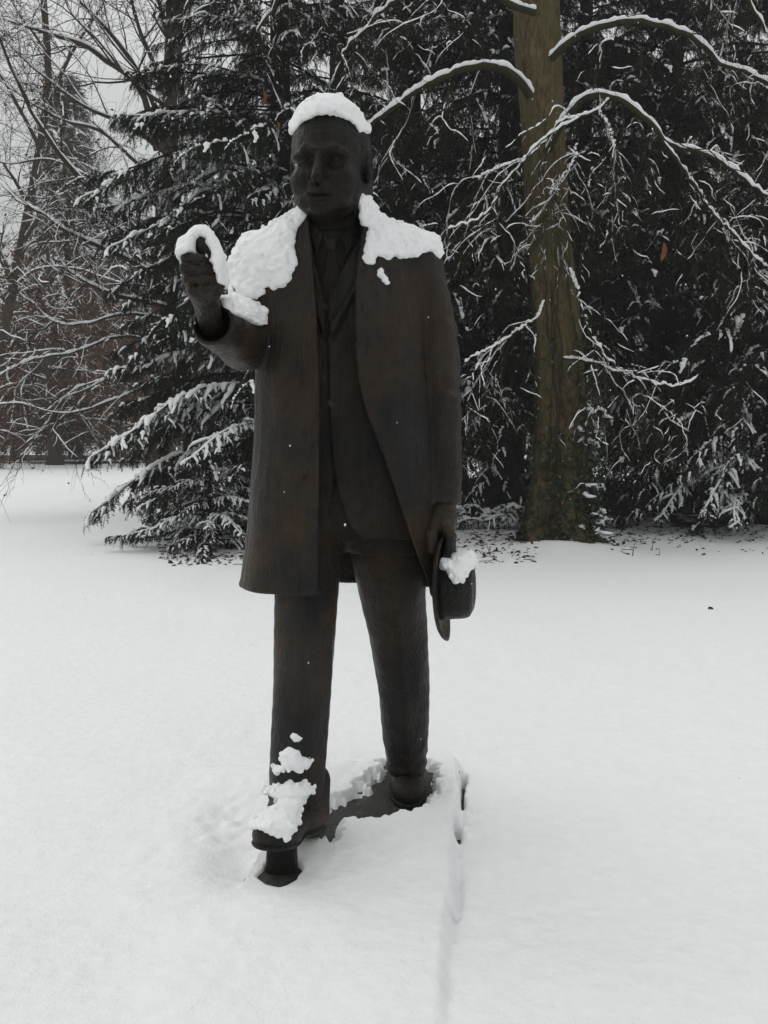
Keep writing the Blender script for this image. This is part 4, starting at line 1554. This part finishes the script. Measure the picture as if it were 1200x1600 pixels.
conifer(*W(1190, 780, 21.0)[:2], 21, [(0, 3.0), (3, 4.0), (7, 3.4), (12, 2.4), (21, .5)], 100, 'conifer farther back at the right edge beside a patch of white sky', 11, 2.0, (5, 5, 6, 7), face=math.radians(-90), r0=.3, dense_to=12)
# ------------------------------------------------------------------ the mossy tree with arching snow lined branches
_r = np.random.RandomState(11)
MD = 10.55
_b = W(868, 846, MD)
mt = empty('mossy_tree', (_b[0], MD, gz(_b[0], MD) - .05))
tag(mt, 'tall mossy trunk with ivy at its foot and arching snow lined branches', 'tree')
ORG = np.array(mt.location)
_tr = [(868, 862, 75, 85), (866, 842, 56, 70), (869, 800, 46, 60), (873, 740, 40, 46), (876, 660, 37.5, 40), (875, 600, 36.5, 38), (871, 520, 34.5, 36), (865, 450, 32.5, 34), (860, 380, 32, 34),
       (854, 300, 32, 34), (849, 200, 32.5, 34), (845, 120, 34, 35), (840, 60, 34, 35), (838, 0, 34, 35), (835, -120, 34, 34), (830, -300, 33, 33), (826, -520, 30, 30), (824, -800, 26, 26)]
_pts = np.array([W(p[0], p[1], MD + .02 * i) for i, p in enumerate(_tr)])
_rad = np.array([p[2] * MD / FPX for p in _tr])
_u = np.linspace(0, 1, 150)
_s = np.r_[0, np.cumsum(np.linalg.norm(np.diff(_pts, axis=0), axis=1))]
_pp = np.stack([np.interp(_u * _s[-1], _s, _pts[:, k]) for k in range(3)], 1)
for _ in range(3): _pp[1:-1] = (_pp[:-2] + 2 * _pp[1:-1] + _pp[2:]) / 4
_rr = np.interp(_u * _s[-1], _s, _rad)
_a = np.arange(56) / 56 * 2 * np.pi
_zz = _pp[:, 2][:, None]
_fl = np.exp(-np.clip(_zz - .1, 0, 9) / .35)
_lump = 1 + .05 * np.sin(3 * _a + .7 * _zz + 1) + .045 * np.sin(5 * _a - .9 * _zz) * (1 + np.sin(_zz * 2.1)) + .022 * np.sin(11 * _a + 1.5 * np.sin(_zz * 1.7)) + _fl * (.06 + .12 * np.sin(5 * _a + 2))
_lump = _lump + .010 * _r.randn(*_lump.shape)
mb = MB()
mb.tubes(_pp - ORG, _rr, 56, 0, _lump[None])
trunk = link('trunk', mb.mesh('trunk', [M['moss_bark']]), mt)


def HB(pts, r0, r1, n=44):
    P = resamp([W(p[0], p[1], p[2]) for p in pts], n)
    return P, np.linspace(r0, r1, n)


HERO = [
    ([(828, 150, 10.5), (812, 128, 10.4), (785, 110, 10.3), (742, 104, 10.15), (690, 116, 10.0), (645, 139, 9.9), (605, 171, 9.8), (570, 200, 9.8), (530, 236, 9.8), (490, 285, 9.9)], .052, .012),
    ([(862, 92, 10.5), (882, 72, 10.4), (912, 53, 10.3), (955, 43, 10.2), (1005, 48, 10.15), (1055, 66, 10.1), (1088, 92, 10.1), (1112, 118, 10.1), (1150, 128, 10.1), (1200, 160, 10.1), (1250, 220, 10.1)], .043, .010),
    ([(858, 235, 10.4), (872, 205, 10.1), (895, 168, 9.9), (925, 148, 9.8), (958, 153, 9.75), (990, 173, 9.7), (1015, 195, 9.7), (1038, 222, 9.7), (1085, 234, 9.7), (1125, 256, 9.7), (1165, 283, 9.7), (1230, 320, 9.7)], .042, .012),
    ([(1036, 222, 9.7), (1060, 250, 9.6), (1090, 290, 9.6), (1115, 330, 9.6), (1150, 365, 9.6), (1200, 415, 9.6)], .018, .008),
    ([(955, 152, 9.75), (935, 172, 9.7), (905, 184, 9.65), (880, 196, 9.6), (858, 222, 9.6), (832, 246, 9.6), (795, 262, 9.6), (735, 276, 9.65)], .016, .006),
    ([(935, 172, 9.7), (955, 198, 9.7), (966, 226, 9.7)], .009, .004),
    ([(905, 184, 9.65), (870, 205, 9.5), (845, 232, 9.5), (810, 270, 9.5), (785, 300, 9.5), (760, 340, 9.5), (700, 364, 9.5)], .011, .005),
    ([(905, 215, 9.7), (893, 255, 9.65), (876, 295, 9.6), (862, 312, 9.6)], .012, .006),
    ([(850, 470, 10.2), (838, 500, 10.0), (818, 516, 9.9), (790, 533, 9.8), (752, 553, 9.8), (718, 574, 9.8)], .016, .006),
    ([(835, 20, 10.4), (800, 8, 10.2), (750, -20, 10.1), (690, -30, 10.0), (640, 0, 9.9), (608, 24, 9.85), (588, 48, 9.8), (566, 70, 9.8), (552, 100, 9.8), (540, 130, 9.8)], .040, .008),
    ([(828, -150, 10.5), (780, -190, 10.3), (700, -200, 10.0), (600, -160, 9.7), (520, -90, 9.5), (450, -20, 9.4), (400, 40, 9.3)], .060, .012),
    ([(826, -220, 10.5), (760, -290, 10.2), (640, -300, 9.9), (500, -230, 9.6), (400, -140, 9.4), (330, -60, 9.3), (290, 20, 9.3)], .060, .012),
    ([(850, -120, 10.5), (900, -170, 10.3), (990, -180, 10.0), (1080, -120, 9.9), (1150, -40, 9.8), (1200, 40, 9.8)], .055, .012),
    ([(880, 560, 10.3), (930, 570, 10.0), (985, 590, 9.9), (1020, 605, 9.9), (1060, 612, 9.9), (1092, 598, 9.9)], .016, .007),
    ([(890, 420, 10.3), (905, 460, 10.0), (925, 520, 9.9), (945, 560, 9.9), (990, 600, 9.9)], .018, .006),
]
HP, HRr = [], []
for pts, r0, r1 in HERO:
    P, R_ = HB(pts, r0, r1)
    P = P + (.007 * np.cumsum(_r.randn(*P.shape), 0) + .006 * _r.randn(*P.shape)) * np.clip(np.linspace(0, 3, len(P)), 0, 1)[:, None]
    HP.append(P - ORG)
    HRr.append(R_)
    mb = MB()
    mb.tubes(P - ORG, R_, 9)
    br = link('branch', mb.mesh('branch', [M['branch_bark']]), mt)
    # finer sampling for the snow so that it looks torn
    n = 110
    Pf = resamp((P - ORG), n)
    sb = MB()
    sb.snow(Pf, np.interp(np.linspace(0, 1, n), np.linspace(0, 1, len(R_)), R_), _r, .018 + .55 * r0, 0, .90, 8, .72, .97)
    link('snow', sb.mesh('snow', [M['tree_snow']]), br)['kind'] = 'stuff'
HP, HRr = np.array(HP), np.array(HRr)
tw, tr_ = grow(HP, HRr, _r, 13, lambda t: 1.4 * (1.15 - .5 * t), n=16, ang=(.5, 1.3), droop=1.3, wig=.20, t0=.22, rr=.30, rmin=.004)
t2, r2 = grow(tw, tr_, _r, 5, .6, n=10, ang=(.4, 1.1), droop=1.0, wig=.24, t0=.15, rr=.6, rmin=.0032)
t3, r3 = grow(t2, r2, _r, 3, .30, n=6, ang=(.5, 1.1), droop=.5, wig=.28, t0=.2, rr=.7, rmin=.0028)
mb = MB()
mb.tubes(tw, tr_, 4)
mb.tubes(t2, r2, 3)
mb.tubes(t3, r3, 3)
tag(link('twigs', mb.mesh('twigs', [M['branch_bark']]), mt), kind='stuff')
sb = MB()


def fine(P, R_, k):
    n = P.shape[1]
    u = np.linspace(0, n - 1, k)
    i = np.clip(u.astype(int), 0, n - 2)
    w = (u - i)[None, :, None]
    return P[:, i] * (1 - w) + P[:, i + 1] * w, R_[:, i] * (1 - w[..., 0]) + R_[:, i + 1] * w[..., 0]


pk = _r.rand(len(tw)) < .5
sb.snow(*fine(tw[pk], tr_[pk], 36), _r, .013, 0, .72, 5, 1.0, .97)
pk = _r.rand(len(t2)) < .28
sb.snow(*fine(t2[pk], r2[pk], 20), _r, .011, 0, .66, 5, 1.0, .95)
pk = _r.rand(len(t3)) < .12
sb.snow(t3[pk], r3[pk], _r, .013, 0, .55, 5, 1.1, .95)
tag(link('twig_snow', sb.mesh('twig_snow', [M['tree_snow']]), mt), kind='stuff')
# dead leaves that still hang on
for px, py, D, sz in ((412, 152, 9.4, .13), (433, 196, 9.4, .09), (1037, 393, 9.4, .20)):
    c = W(px, py, D) - ORG
    L_ = []
    rows = 7
    for i in range(rows):
        t = i / (rows - 1)
        w_ = sz * .15 * math.sin(math.pi * min(1, t * .9 + .06)) ** .8
        for s in (-1, 0, 1):
            L_.append((c[0] + s * w_ + .02 * math.sin(4 * t), c[1] + .03 * abs(s) * w_ / .05 + .02 * t, c[2] + sz * (.5 - t)))
    Qs = []
    for i in range(rows - 1):
        for s in (0, 1):
            a = i * 3 + s
            Qs.append((a, a + 1, a + 4, a + 3))
    link('dead_leaf', np_mesh('dead_leaf', L_, Qs, mats=[M['dead_leaf']]), mt)
# climbing stems and ivy on the foot of the trunk
mb = MB()
for k in range(12):
    a0 = -math.pi / 2 + _r.uniform(-1.5, 1.5)
    n = 40
    zz_ = np.linspace(.1, _r.uniform(1.5, 5.5), n)
    aa = a0 + .5 * np.cumsum(_r.randn(n) * .12)
    cx = np.interp(zz_, _pp[:, 2], _pp[:, 0])
    cy = np.interp(zz_, _pp[:, 2], _pp[:, 1])
    rad = np.interp(zz_, _pp[:, 2], _rr) * 1.06 + .01
    P = np.stack([cx + rad * np.cos(aa), cy + rad * np.sin(aa), zz_], 1) - ORG
    mb.tubes(P, np.linspace(.013, .005, n), 5)
link('ivy_stem', mb.mesh('ivy_stem', [M['branch_bark']]), mt)['kind'] = 'stuff'
n = 5200
zz_ = .08 + 2.6 * _r.rand(n) ** 2.1
aa = _r.uniform(-math.pi, .5 * math.pi, n)
keep = (_r.rand(n) < np.where((aa > -1.1) & (aa < .6), 1.0, np.where(zz_ < 1.5, .9, .15)))
zz_, aa = zz_[keep], aa[keep]
rad = np.interp(zz_, _pp[:, 2], _rr) * 1.03 + .12 * _r.rand(len(zz_)) ** 2 + np.where((aa > -.9), .22 * _r.rand(len(zz_)) ** 1.5, 0)
P = np.stack([np.interp(zz_, _pp[:, 2], _pp[:, 0]) + rad * np.cos(aa), np.interp(zz_, _pp[:, 2], _pp[:, 1]) + rad * np.sin(aa), zz_], 1) - ORG
mb = MB()
mb.leaves(P, _r, .055, 0, 0, .8, .3)
link('ivy', mb.mesh('ivy', [M['ivy']]), mt)['kind'] = 'stuff'
pk = (_r.rand(len(P)) < .030) & (aa > -1.0) & (zz_ < 1.9)
mb = MB()
PP = P[pk]
PP = np.stack([PP + [-.045, 0, .01], PP + [-.02, -.02, .03], PP + [.02, -.02, .025], PP + [.05, 0, -.01]], 1) * 1.0 + _r.randn(len(PP), 4, 3) * [.03, .03, .018]
mb.snow(PP, np.full(PP.shape[:2], .012), _r, .040, 0, .85, 6, 1.3, 1.0)
link('ivy_snow', mb.mesh('ivy_snow', [M['tree_snow']]), mt)['kind'] = 'stuff'


# ------------------------------------------------------------------ bare trees on the left
def bare_tree(x, y, label, heroes, seed, dens=1.0, trunk=None, leaf=0.0, lens=(3.2, 1.5, .7), r=(.2,), group=None, up=.15, snow=.03, cover=.75, droop=.15, rmin=.004, leafsize=.07):
    rng = np.random.RandomState(seed)
    o = np.array([x, y, gz(x, y) - .05])
    t = empty('bare_tree', o)
    tag(t, label, 'tree', group)
    P0, R0 = [], []
    first = True
    for pts, r0, r1 in heroes:
        P = resamp(pts, 22)
        P = P + (.012 * np.cumsum(rng.randn(*P.shape), 0) + .010 * rng.randn(*P.shape)) * np.linspace(0, 1, 22)[:, None] * (1 if r0 < .15 else .5)
        r0, r1 = (r0, r1) if first else (r0 * .72, r1 * .6)
        R_ = np.linspace(r0, r1, 22)
        P0.append(P - o)
        R0.append(R_)
        mb = MB()
        mb.tubes(P - o, R_ + (np.exp(-np.linspace(0, 30, 22)) * .12 if first else 0), 10)
        b_ = link('trunk' if first else 'branch', mb.mesh('branch', [M['twig_bark']]), t)
        sb = MB()
        Pf = resamp(P - o, 90)
        sb.snow(Pf, np.linspace(r0, r1, 90), rng, .018 + .5 * min(r0, .08), 0, .85, 7, .8, .93)
        link('snow', sb.mesh('snow', [M['tree_snow']]), b_)['kind'] = 'stuff'
        first = False
    P0, R0 = np.array(P0), np.array(R0)
    a, ra = grow(P0, R0, rng, int(12 * dens), lambda t: lens[0] * (1.2 - .6 * t), n=10, ang=(.4, 1.1), droop=droop, lift=up, wig=.13, t0=.25, rr=.42, rmin=rmin * 1.6)
    b, rb = grow(a, ra, rng, int(7 * dens), lens[1], n=8, ang=(.4, 1.0), droop=droop, lift=up * .7, wig=.15, t0=.15, rr=.55, rmin=rmin * 1.2)
    c, rc = grow(b, rb, rng, int(5 * dens), lens[2], n=5, ang=(.4, 1.0), droop=droop + .1, lift=0, wig=.18, t0=.15, rr=.6, rmin=rmin)
    mb = MB()
    mb.tubes(a, ra, 5)
    mb.tubes(b, rb, 3)
    mb.tubes(c, rc, 3)
    tag(link('twigs', mb.mesh('twigs', [M['twig_bark']]), t), kind='stuff')
    sb = MB()
    pk = rng.rand(len(a)) < .42
    sb.snow(*fine(a[pk], ra[pk], 16), rng, snow, 0, cover, 5, 1.0, .95)
    pk = rng.rand(len(b)) < .20
    sb.snow(b[pk], rb[pk], rng, snow * .85, 0, cover, 5, 1.1, .97)
    pk = rng.rand(len(c)) < .10
    sb.snow(c[pk], rc[pk], rng, snow * .7, 0, cover, 4, 1.1, .97)
    tag(link('twig_snow', sb.mesh('twig_snow', [M['tree_snow']]), t), kind='stuff')
    if leaf > 0:
        q = np.concatenate([c[:, 2:].reshape(-1, 3), b[:, 3:].reshape(-1, 3)])
        q = q[rng.rand(len(q)) < leaf]
        if leafsize > .1: q = np.concatenate([q, q + rng.randn(len(q), 3) * .12, q + rng.randn(len(q), 3) * .12])
        mb = MB()
        mb.leaves(q + rng.randn(len(q), 3) * .03, rng, leafsize, 0, 0, .6, .5)
        tag(link('leaves', mb.mesh('leaves', [M['brown_leaf']]), t), kind='stuff')
    return t


def wl(l, D=None): return [W(p[0], p[1], p[2] if D is None else D) for p in l]


# near spreading tree behind the left conifer: low limbs with thick snow
_D = 15.0
_bx = W(300, 780, _D)
bare_tree(_bx[0], _bx[1], 'bare tree behind the left conifer with long snow topped limbs reaching left', [
    (wl([(300, 800, _D), (292, 640, _D), (275, 500, _D), (245, 405, _D), (200, 345, _D), (150, 300, _D), (95, 240, _D), (40, 150, _D), (0, 60, _D)]), .13, .02),
    (wl([(275, 455, 14.8), (250, 437, 14.6), (205, 408, 14.4), (155, 386, 14.2), (105, 362, 14), (70, 338, 14), (42, 322, 14), (10, 300, 14)]), .075, .02),
    (wl([(262, 480, 14.8), (222, 470, 14.5), (180, 460, 14.3), (140, 443, 14.2), (112, 424, 14.2), (94, 402, 14.2), (92, 386, 14.2), (112, 366, 14.2)]), .060, .015),
    (wl([(245, 405, 15), (215, 375, 14.8), (180, 350, 14.6), (150, 325, 14.5), (132, 305, 14.5)]), .05, .012),
    (wl([(270, 500, 14.8), (212, 492, 14.4), (175, 497, 14.2), (140, 509, 14.1), (90, 510, 14), (60, 492, 14), (25, 465, 14)]), .040, .010),
    (wl([(280, 550, 14.8), (250, 537, 14.6), (205, 525, 14.4), (165, 530, 14.2), (115, 549, 14), (50, 560, 14), (-10, 592, 14)]), .040, .010),
    (wl([(285, 585, 14.8), (235, 600, 14.4), (185, 625, 14.1), (140, 643, 14), (95, 650, 13.9), (30, 637, 13.9), (-20, 640, 13.9)]), .035, .010),
    (wl([(285, 560, 14.8), (240, 565, 14.2), (190, 590, 14), (140, 600, 14), (100, 625, 14), (60, 680, 14)]), .03, .008),
], 21, .85, lens=(1.5, .8, .4), up=.05, snow=.020, cover=.62, leaf=.05, leafsize=.06)

# taller tree further back: trunk at upper left with fanning limbs
_D = 24.0
_bx = W(250, 770, _D)
bare_tree(_bx[0], _bx[1], 'tall bare tree with fanned limbs against the white sky, upper left', [
    (wl([(250, 770, _D), (252, 600, _D), (256, 400, _D), (262, 250, _D), (268, 130, _D), (272, 20, _D), (276, -140, _D), (280, -350, _D)]), .36, .16),
    (wl([(246, 235, 24), (238, 205, 23.8), (224, 150, 23.6), (200, 118, 23.4), (165, 95, 23.2), (130, 70, 23), (70, 50, 23), (0, 30, 23)]), .15, .03),
    (wl([(250, 190, 24), (235, 150, 23.8), (205, 95, 23.6), (160, 40, 23.4), (120, 0, 23.2), (70, -60, 23)]), .12, .03),
    (wl([(258, 150, 24), (240, 100, 23.8), (215, 40, 23.6), (200, -20, 23.4), (170, -100, 23.2)]), .10, .03),
    (wl([(268, 120, 24), (285, 60, 24), (300, 0, 24), (320, -80, 24)]), .10, .03),
    (wl([(248, 232, 24), (215, 205, 23.6), (175, 185, 23.4), (130, 165, 23.2), (70, 122, 23), (0, 58, 23)]), .09, .02),
    (wl([(256, 280, 24), (215, 255, 23.6), (160, 205, 23.4), (110, 190, 23.2), (50, 160, 23), (-20, 110, 23)]), .08, .02),
    (wl([(265, 170, 24), (210, 130, 23), (150, 60, 23), (110, 20, 23), (90, -40, 23)]), .07, .02),
    (wl([(255, 330, 24), (200, 290, 23.6), (150, 280, 23.4), (80, 250, 23.2), (10, 255, 23), (-40, 240, 23)]), .07, .02),
], 22, .8, lens=(2.6, 1.3, .7), up=.12, snow=.032, cover=.62, rmin=.0065)
_D = 30.0
_bx = W(-40, 760, _D)
bare_tree(_bx[0], _bx[1], 'bare tree leaning in from the left picture edge, upper half against the sky', [
    (wl([(-40, 760, _D), (-10, 600, _D), (30, 400, _D), (60, 240, _D), (75, 130, _D), (70, 30, _D), (60, -100, _D), (50, -300, _D)]), .20, .07),
    (wl([(70, 180, 30), (95, 120, 29.5), (120, 70, 29), (160, 10, 29), (190, -60, 29)]), .1, .03),
    (wl([(62, 230, 30), (30, 170, 29.5), (0, 120, 29), (-40, 60, 29)]), .1, .03),
    (wl([(35, 380, 30), (75, 320, 29.5), (120, 280, 29), (170, 270, 29)]), .1, .03),
    (wl([(45, 320, 30), (10, 260, 29.5), (-30, 220, 29)]), .1, .03),
    (wl([(20, 450, 30), (60, 420, 29.5), (120, 420, 29), (190, 440, 29)]), .08, .03),
    (wl([(20, 440, 30), (-10, 380, 29.5), (-60, 350, 29)]), .08, .03),
], 23, .75, lens=(3.2, 1.6, .8), up=.12, snow=.034, cover=.62, rmin=.007)


# beeches with brown leaves, their trunks standing at the far edge of the lawn
def far_beech(px, py, D, label, seed, wide, h, leaf):
    rng = random.Random(seed)
    b_ = WG(px, py, .2)
    b_ = W(px, py, D)
    z0 = gz(b_[0], D)
    base = np.array([b_[0], D, z0])
    H = [([base, base + [.05, 0, 1.2], base + [-.1, 0, 3], base + [.1, .1, h * .6], base + [0, 0, h]], .30, .05)]
    for i in range(11):
        a = i * 2.4 + rng.uniform(-.4, .4)
        z = 1.6 + (h * .6) * (i / 11)
        L_ = wide * (1.05 - .5 * i / 11) * rng.uniform(.75, 1.1)
        d = np.array([math.cos(a), math.sin(a) * .8, 0])
        H.append(([base + [0, 0, z], base + d * L_ * .35 + [0, 0, z + .4], base + d * L_ * .7 + [0, 0, z + .45 + rng.uniform(-.4, .4)], base + d * L_ + [0, 0, z + rng.uniform(-.7, .6)]], .09, .02))
    return bare_tree(base[0], base[1], label, H, seed, .9, lens=(2.2, 1.1, .6), up=.0, snow=.045, cover=.55, leaf=leaf, droop=.3, rmin=.008, leafsize=.15)


far_beech(86, 728, 37, 'brown leaved tree on the far lawn, the thicker of two dark trunks', 31, 5.2, 9.5, .42)
far_beech(28, 724, 41, 'brown leaved tree on the far lawn, the thinner trunk near the left picture edge', 32, 5.0, 9, .40)
far_beech(185, 722, 44, 'russet tree on the far lawn between the dark trunk and the left conifer', 33, 4.8, 9, .5)

# ------------------------------------------------------------------ far conifers closing the view
rng = np.random.RandomState(77)


def far_mesh(h, w, seed, snow):
    r = np.random.RandomState(seed)
    n = 230
    z = h * (.06 + .92 * (np.arange(n) / n) ** .85)
    a = np.arange(n) * 2.399 + r.rand(n) * .5
    L_ = w * (1.03 - z / h) ** .8 * (.75 + .4 * r.rand(n))
    t = np.linspace(0, 1, 6)
    P = np.stack([np.cos(a)[:, None] * L_[:, None] * t, np.sin(a)[:, None] * L_[:, None] * t, z[:, None] + L_[:, None] * (.12 * t - .35 * t ** 2)], -1)
    R_ = np.tile(.03 * (1 - .8 * t), (n, 1))
    s1, r1 = grow(P, R_, r, 12, .22 * w, n=4, ang=(.7, 1.1), droop=.5, wig=.12, t0=.15, rr=.5, rmin=.006, side=.4)
    mb = MB()
    mb.tubes(P, R_, 3, 0)
    mb.needles(np.concatenate([s1]), r, 26, .16, .035, 1, .8, .25)
    crown_ = mb.mesh('crown', [M['conifer_bark'], M['needles']])
    mb = MB()
    zz = np.linspace(0, h, 8)
    mb.tubes(np.stack([0 * zz, 0 * zz, zz], 1), .28 * (1 - .95 * zz / h) + .02, 9)
    tk = mb.mesh('trunk', [M['conifer_bark']])
    sb = MB()
    pk = r.rand(len(s1)) < snow
    sb.snow(s1[pk], r1[pk] + .02, r, .05, 0, .8, 5, 1.4, .95)
    return crown_, tk, sb.mesh('snow', [M['tree_snow']])


FM = [far_mesh(16, 3.6, 1, .22), far_mesh(13, 4.2, 2, .30)]


def far_conifer(px, D, k, s, label, zs=1.0):
    b_ = W(px, 700, D)
    z = gz(b_[0], D) - .1
    t = empty('far_conifer', (b_[0], D, z))
    tag(t, label, 'tree', 'far conifers closing the park')
    t.rotation_euler = (0, 0, rng.rand() * 6)
    t.scale = (s, s, s * zs)
    c, tk, sn = FM[k]
    co = link('crown', c, t)
    link('snow', sn, co)['kind'] = 'stuff'
    link('trunk', tk, t)


far_conifer(118, 46, 0, 1.30, 'tall pointed dark evergreen rising into the sky gap, upper left')
far_conifer(215, 52, 1, 1.15, 'broad far evergreen right of the pointed one, half behind the bare limbs')
HAZY = 'far dark conifer in the row closing the lawn behind the trees'
for px, D, k, s in ((20, 58, 1, .72), (60, 64, 0, .60), (160, 60, 1, .62), (-60, 60, 0, .8), (-130, 62, 1, .9), (270, 62, 0, .8), (330, 58, 1, .8), (390, 66, 0, .85), (460, 60, 1, .85), (540, 66, 0, .9),
                    (95, 72, 1, .6), (5, 74, 0, .62), (620, 62, 1, .95), (720, 95, 0, .9), (830, 100, 1, .9), (960, 98, 0, .95), (1060, 95, 1, .95), (1150, 100, 0, .9), (1260, 96, 1, .95), (1360, 90, 0, .95)):
    far_conifer(px, D, k, s, HAZY)

# ------------------------------------------------------------------ low shrub and litter under the trees
_p = WG(772, 832, .12)
sh_ = empty('snowy_shrub', (_p[0], _p[1] + .4, gz(_p[0], _p[1]) - .02))
tag(sh_, 'low tangled shrub with snow tufts left of the mossy trunk foot', 'shrub')
_r2 = np.random.RandomState(9)
st = []
for i in range(26):
    x0 = _r2.uniform(-.55, .55)
    d = np.array([_r2.uniform(-.35, .35), _r2.uniform(-.3, .2), 0])
    h = _r2.uniform(.15, .42)
    st.append(resamp([(x0, 0, 0), (x0 + d[0] * .4, d[1] * .5, h * .8), (x0 + d[0], d[1], h), (x0 + d[0] * 1.7, d[1] * 1.5, h * .75)], 10))
st = np.array(st)
rs = np.tile(np.linspace(.008, .003, 10), (len(st), 1))
c1, rc1 = grow(st, rs, _r2, 6, .18, n=5, ang=(.4, 1), droop=.6, wig=.2, rr=.7, rmin=.0025)
mb = MB()
mb.tubes(st, rs, 4, 0)
mb.tubes(c1, rc1, 3, 0)
mb.leaves(c1[:, 1:].reshape(-1, 3)[::1], _r2, .05, 1, 0, .6, .3)
tag(link('stems', mb.mesh('stems', [M['twig_bark'], M['ivy']]), sh_), kind='stuff')
sb = MB()
sb.snow(*fine(st, rs, 20), _r2, .035, 0, .8, 5, 1.2, .9)
pk = _r2.rand(len(c1)) < .5
sb.snow(c1[pk], rc1[pk] + .006, _r2, .03, 0, .8, 5, 1.3, .95)
tag(link('snow', sb.mesh('snow', [M['tree_snow']]), sh_), kind='stuff')

# dark ground cover in the shade under the conifers
_r5 = np.random.RandomState(41)
C_ = []
while len(C_) < 16000:
    q = np.stack([_r5.uniform(-6, 18, 4000), _r5.uniform(12.6, 27, 4000)], 1)
    q = q[litter_cover(q[:, 0], q[:, 1]) > .55]
    q = q[(q[:, 1] > 13.2 + .8 * n2(q[:, 0], q[:, 1], .8, 26))]
    h = (.12 + .30 * np.clip(n2(q[:, 0], q[:, 1], 1.1, 27) + .4, 0, 1)) * _r5.rand(len(q)) ** .7
    C_ += [(a, b_, c_ + d_) for a, b_, c_, d_ in zip(q[:, 0], q[:, 1], ground_z(q[:, 0], q[:, 1]), h)]
mb = MB()
mb.leaves(np.array(C_), _r5, .12, 0, .2, .8, .1)
tag(link('undergrowth', mb.mesh('undergrowth', [M['ivy']])), 'dark low ground cover in the shade under the conifers', kind='stuff')

# fallen leaves and bits of twig on the snow near the trees
_r3 = np.random.RandomState(19)
C_ = []
for (x0, x1, y0, y1, n) in ((735, 840, 832, 882, 190), (690, 760, 845, 880, 50), (930, 1200, 822, 848, 200), (950, 1200, 840, 870, 40), (215, 300, 820, 850, 120), (250, 330, 845, 885, 120), (330, 390, 868, 885, 60),
                            (720, 1200, 760, 830, 500), (480, 720, 760, 840, 150)):
    k = 0
    while k < n:
        px, py = _r3.uniform(x0, x1), _r3.uniform(y0, y1)
        w = WG(px, py, .12)
        C_.append((w[0], w[1], gz(w[0], w[1]) + .004))
        k += 1
C_ = np.array(C_)
mb = MB()
mb.leaves(C_, _r3, .06, 0, .85, .5, 0)
tw_ = C_[_r3.rand(len(C_)) < .25]
d = _r3.randn(len(tw_), 3) * [.10, .10, .03]
P = np.stack([tw_, tw_ + d * .5 + [0, 0, .02], tw_ + d + [0, 0, .01]], 1)
mb.tubes(P, np.full(P.shape[:2], .004), 3)
tag(link('leaf_litter', mb.mesh('leaf_litter', [M['litter']])), 'scattered dead leaves and twigs on the snow under the trees', kind='stuff')
# single specks far out on the snow
for px, py, L_, lab in ((1106, 957, .05, 'tiny dark leaf lying alone on the open snow at right'), (988, 868, .16, 'thin twig poking up from the snow right of the mossy trunk'), (1018, 858, .12, 'short bent twig poking up from the snow, the rightmost')):
    w = WG(px, py, .12)
    z = gz(w[0], w[1])
    mb = MB()
    if L_ < .1:
        mb.tubes(np.array([[0, 0, 0], [.012, .004, .012], [.03, 0, .010], [.045, .003, .0]]), np.array([.002, .010, .009, .001]), 6)
        o = link('leaf', mb.mesh('leaf', [M['litter']]), None, (w[0], w[1], z))
        tag(o, lab, 'leaf')
    else:
        mb.tubes(np.array([[0, 0, -.04], [.01, 0, L_ * .4], [.02, .01, L_ * .8], [.045, .01, L_]]), np.array([.006, .005, .004, .002]), 6)
        o = link('twig', mb.mesh('twig', [M['twig_bark']]), None, (w[0], w[1], z))
        tag(o, lab, 'twig')

# ------------------------------------------------------------------ falling snow
_r4 = np.random.RandomState(29)
n = 900
D = 1.6 + 9.0 * _r4.rand(n)
px, py = _r4.uniform(-80, 1280, n), _r4.uniform(-100, 1350, n)
C_ = np.array([W(a, b_, d_) for a, b_, d_ in zip(px, py, D)])
C_ = C_[C_[:, 2] > .25]
_dir = np.array([(1, 0, 0), (-1, 0, 0), (0, 1, 0), (0, -1, 0), (0, 0, 1), (0, 0, -1)], float)
sz = (.0011 + .0012 * _r4.rand(len(C_)))[:, None, None]
Vf = C_[:, None, :] + _dir[None] * sz * (.6 + .8 * _r4.rand(len(C_), 6, 1)) * np.array([1, 1, 1.5])
_tri = np.array([(0, 2, 4), (2, 1, 4), (1, 3, 4), (3, 0, 4), (2, 0, 5), (1, 2, 5), (3, 1, 5), (0, 3, 5)])
Tf = (6 * np.arange(len(C_)))[:, None, None] + _tri[None]
tag(link('falling_snow', np_mesh('falling_snow', Vf.reshape(-1, 3), None, Tf.reshape(-1, 3), [M['tree_snow']])), 'small white snowflakes falling through the air', kind='stuff')

# ------------------------------------------------------------------ thin snow haze in the air
_x, _y0, _y1, _z0, _z1 = 150, -30, 175, -1.5, 23.5
HV = [(a, b_, c_) for c_ in (_z0, _z1) for b_ in (_y0, _y1) for a in (-_x, _x)]
HF_ = [(0, 2, 3, 1), (4, 5, 7, 6), (0, 1, 5, 4), (2, 6, 7, 3), (0, 4, 6, 2), (1, 3, 7, 5)]
hm = bpy.data.materials.new('haze')
hm.use_nodes = True
hm.node_tree.nodes.clear()
_ho = hm.node_tree.nodes.new('ShaderNodeOutputMaterial')
_hv = hm.node_tree.nodes.new('ShaderNodeVolumePrincipled')
_hv.inputs['Color'].default_value = (.95, .96, .97, 1)
_hv.inputs['Density'].default_value = .0013
hm.node_tree.links.new(_hv.outputs['Volume'], _ho.inputs['Volume'])
tag(link('haze', np_mesh('haze', HV, HF_, mats=[hm], smooth=False)), kind='stuff')
